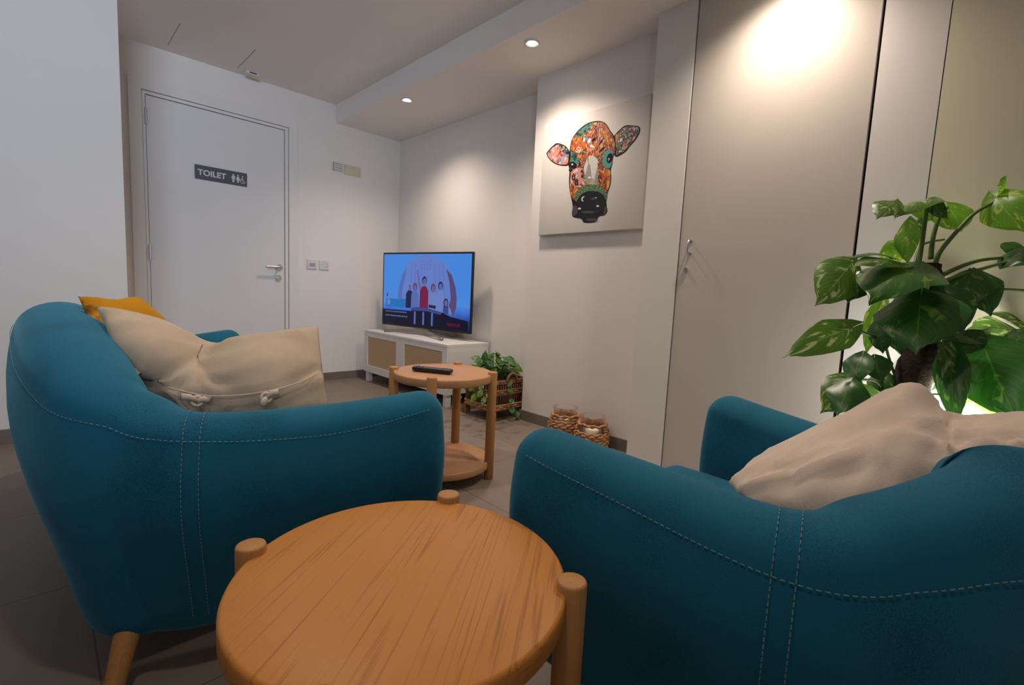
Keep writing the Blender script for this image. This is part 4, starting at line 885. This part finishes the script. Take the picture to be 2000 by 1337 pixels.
for i in range(74):
    a = random.uniform(0, 2*PI); r = random.uniform(0.01, 0.17)
    x, y = r*math.cos(a), r*math.sin(a); x = max(-hx-.03, min(hx-.02, x)); h_ = random.uniform(0.05, 0.16)*(1.1-r*3)+0.03
    B = Vector((x, y, h_)); o2 = random.uniform(-0.7, 0.7); ln = random.uniform(0.055, 0.10)
    T = B+Vector((math.cos(a+o2)*ln*0.8, math.sin(a+o2)*ln*0.8, random.uniform(-0.055, 0.02)))
    T.x = min(T.x, hx+.04); T.y = max(T.y, -hy-.03) if B.x > -0.07 else T.y
    leaf(mb, B+pb, T+pb, ln*0.72, 0.4, 0.15, 0.1, random.random(), random.uniform(-25, 25), random.choice((0, 0, 1, 2)), 0.02, i, 4, 8)
    ms.tube(cr([(x*0.4, y*0.4, 0.015), (x*0.8, y*0.8, h_*0.8), tuple(B)], 3), 0.0018, 5)
# sprig standing up at the back and trailing vines in front
up_ = at(946, 698, 3.14)-pb; leaf(mb, up_+pb-Vector((0, 0, .02)), up_+pb+Vector((0.01, 0, 0.05)), 0.045, 0.9, 0.1, 0.1, 0.2, 0, 0, 0.02, 1, 4, 8); ms.tube([(0.02, 0.02, 0.02), tuple(up_-Vector((0, 0, .02)))], 0.002, 5)
VN = [[(0.0, -0.12, 0.03), (-0.02, -0.175, 0.02), (-0.03, -0.195, -0.06), (-0.03, -0.20, -0.13), (0.02, -0.20, -0.18), (0.04, -0.205, -0.215)], [(-0.12, 0.0, 0.03), (-0.175, 0.0, 0.02), (-0.19, -0.01, -0.05), (-0.19, -0.04, -0.10)], [(-0.13, 0.1, 0.03), (-0.18, 0.12, 0.0), (-0.19, 0.14, -0.08), (-0.195, 0.15, -0.14)], [(-0.10, -0.12, 0.03), (-0.18, -0.15, 0.01), (-0.195, -0.17, -0.07)], [(-0.14, -0.05, 0.02), (-0.185, -0.07, 0.0), (-0.192, -0.10, -0.06), (-0.195, -0.14, -0.09)]]
for i, v in enumerate(VN):
    c_ = cr(v, 5); ms.tube(c_, 0.0022, 5)
    for k in range(4, len(c_), 4):
        B = Vector(c_[k]); o_ = Vector((-0.02 if i else 0.0, -0.02 if i in (0, 3) else 0, 0)); T = B+o_+Vector((random.uniform(-.03, .0), random.uniform(-.03, .03), random.uniform(-0.05, -0.02)))
        T.z = max(T.z, -0.228); leaf(mb, B+pb, T+pb, 0.042, 0.85, 0.1, 0.1, random.random(), random.uniform(-20, 20), random.choice((0, 1, 2)), 0.02, k, 4, 8)
mb.v = [p-pb for p in mb.v]; mb.build('foliage', [M['leafd'], M['leafv'], M['leafy']], pp, smooth=True, weld=False)
ms.build('vines', M['stem'], pp, smooth=True)

# ------------------------------------------------------------------ glass candle jars in woven sleeves
M['glass'] = mat('clear_glass', (1, 1, 1), 0.02, trans=1.0, ior=1.35); M['glass'].node_tree.nodes['Principled BSDF'].inputs['Alpha'].default_value = 0.4
M['wax'] = mat('cream_wax', (0.72, 0.64, 0.52), 0.5)
M['rope'] = mat('seagrass_rope', (0.40, 0.20, 0.085), 0.75, var=(70, 0.45, 4), bump=(200, 0.5))
def jar(label, x, y, zt, gap=False):
    t = thing('candle_jar', label, 'candle jar', (x, y, 0), 0, 'candle jars on the floor by the wall')
    k_ = zt/0.2
    MB().lathe([(0.0001, 0.002), (0.07, 0.002), (0.086, 0.02), (0.09, 0.06*k_), (0.088, 0.10*k_), (0.073, 0.15*k_), (0.068, 0.162*k_), (0.070, 0.175*k_), (0.073, zt-.003), (0.071, zt), (0.0685, zt-.003), (0.066, 0.175*k_), (0.064, 0.162*k_), (0.069, 0.15*k_), (0.084, 0.10*k_), (0.086, 0.06*k_), (0.082, 0.022), (0.068, 0.007), (0.0001, 0.007)], n=48).build('glass', M['glass'], t, smooth=True)
    MB().lathe([(0.0001, 0.008), (0.038, 0.008), (0.038, 0.118*k_), (0.034, 0.122*k_), (0.0001, 0.118*k_)], n=32).build('candle', M['wax'], t, smooth=True, ang=50)
    m_ = MB(); rows = 11
    for r_ in range(rows):
        f = r_/(rows-1); z = 0.010+f*0.140*k_; rad = 0.0925-0.020*max(0, (f-0.62)/0.38)**1.3-0.012*max(0, (0.15-f)/0.15)
        n = 84; pts = []
        for k in range(n):
            a = 2*PI*k/n; pts.append(((rad+0.0035*math.sin(k*PI/3.5+r_*PI))*math.cos(a), (rad+0.0035*math.sin(k*PI/3.5+r_*PI))*math.sin(a), z+0.003*math.sin(k*PI/3.5*1.0+r_)))
        if gap and r_ in (8, 9):      # the glass shows through here on the side facing the room
            pts = pts[int(n*0.74):]+pts[:int(n*0.42)]; m_.tube(pts, 0.0062, 6)
        else: m_.tube(pts, 0.0062, 6, closed=True)
    pts = [(0.079*math.cos(2*PI*k/60), 0.079*math.sin(2*PI*k/60), 0.155*k_+0.004*math.sin(k*0.9)) for k in range(60)]; m_.tube(pts, 0.0065, 6, closed=True)
    m_.build('woven_sleeve', M['rope'], t, smooth=True)
jar('glass candle jar in a brown woven sleeve, nearer the rattan basket', -0.290, -2.372, 0.200)
jar('glass candle jar in a woven sleeve with an open gap, farther from the basket', -0.296, -2.572, 0.190, True)
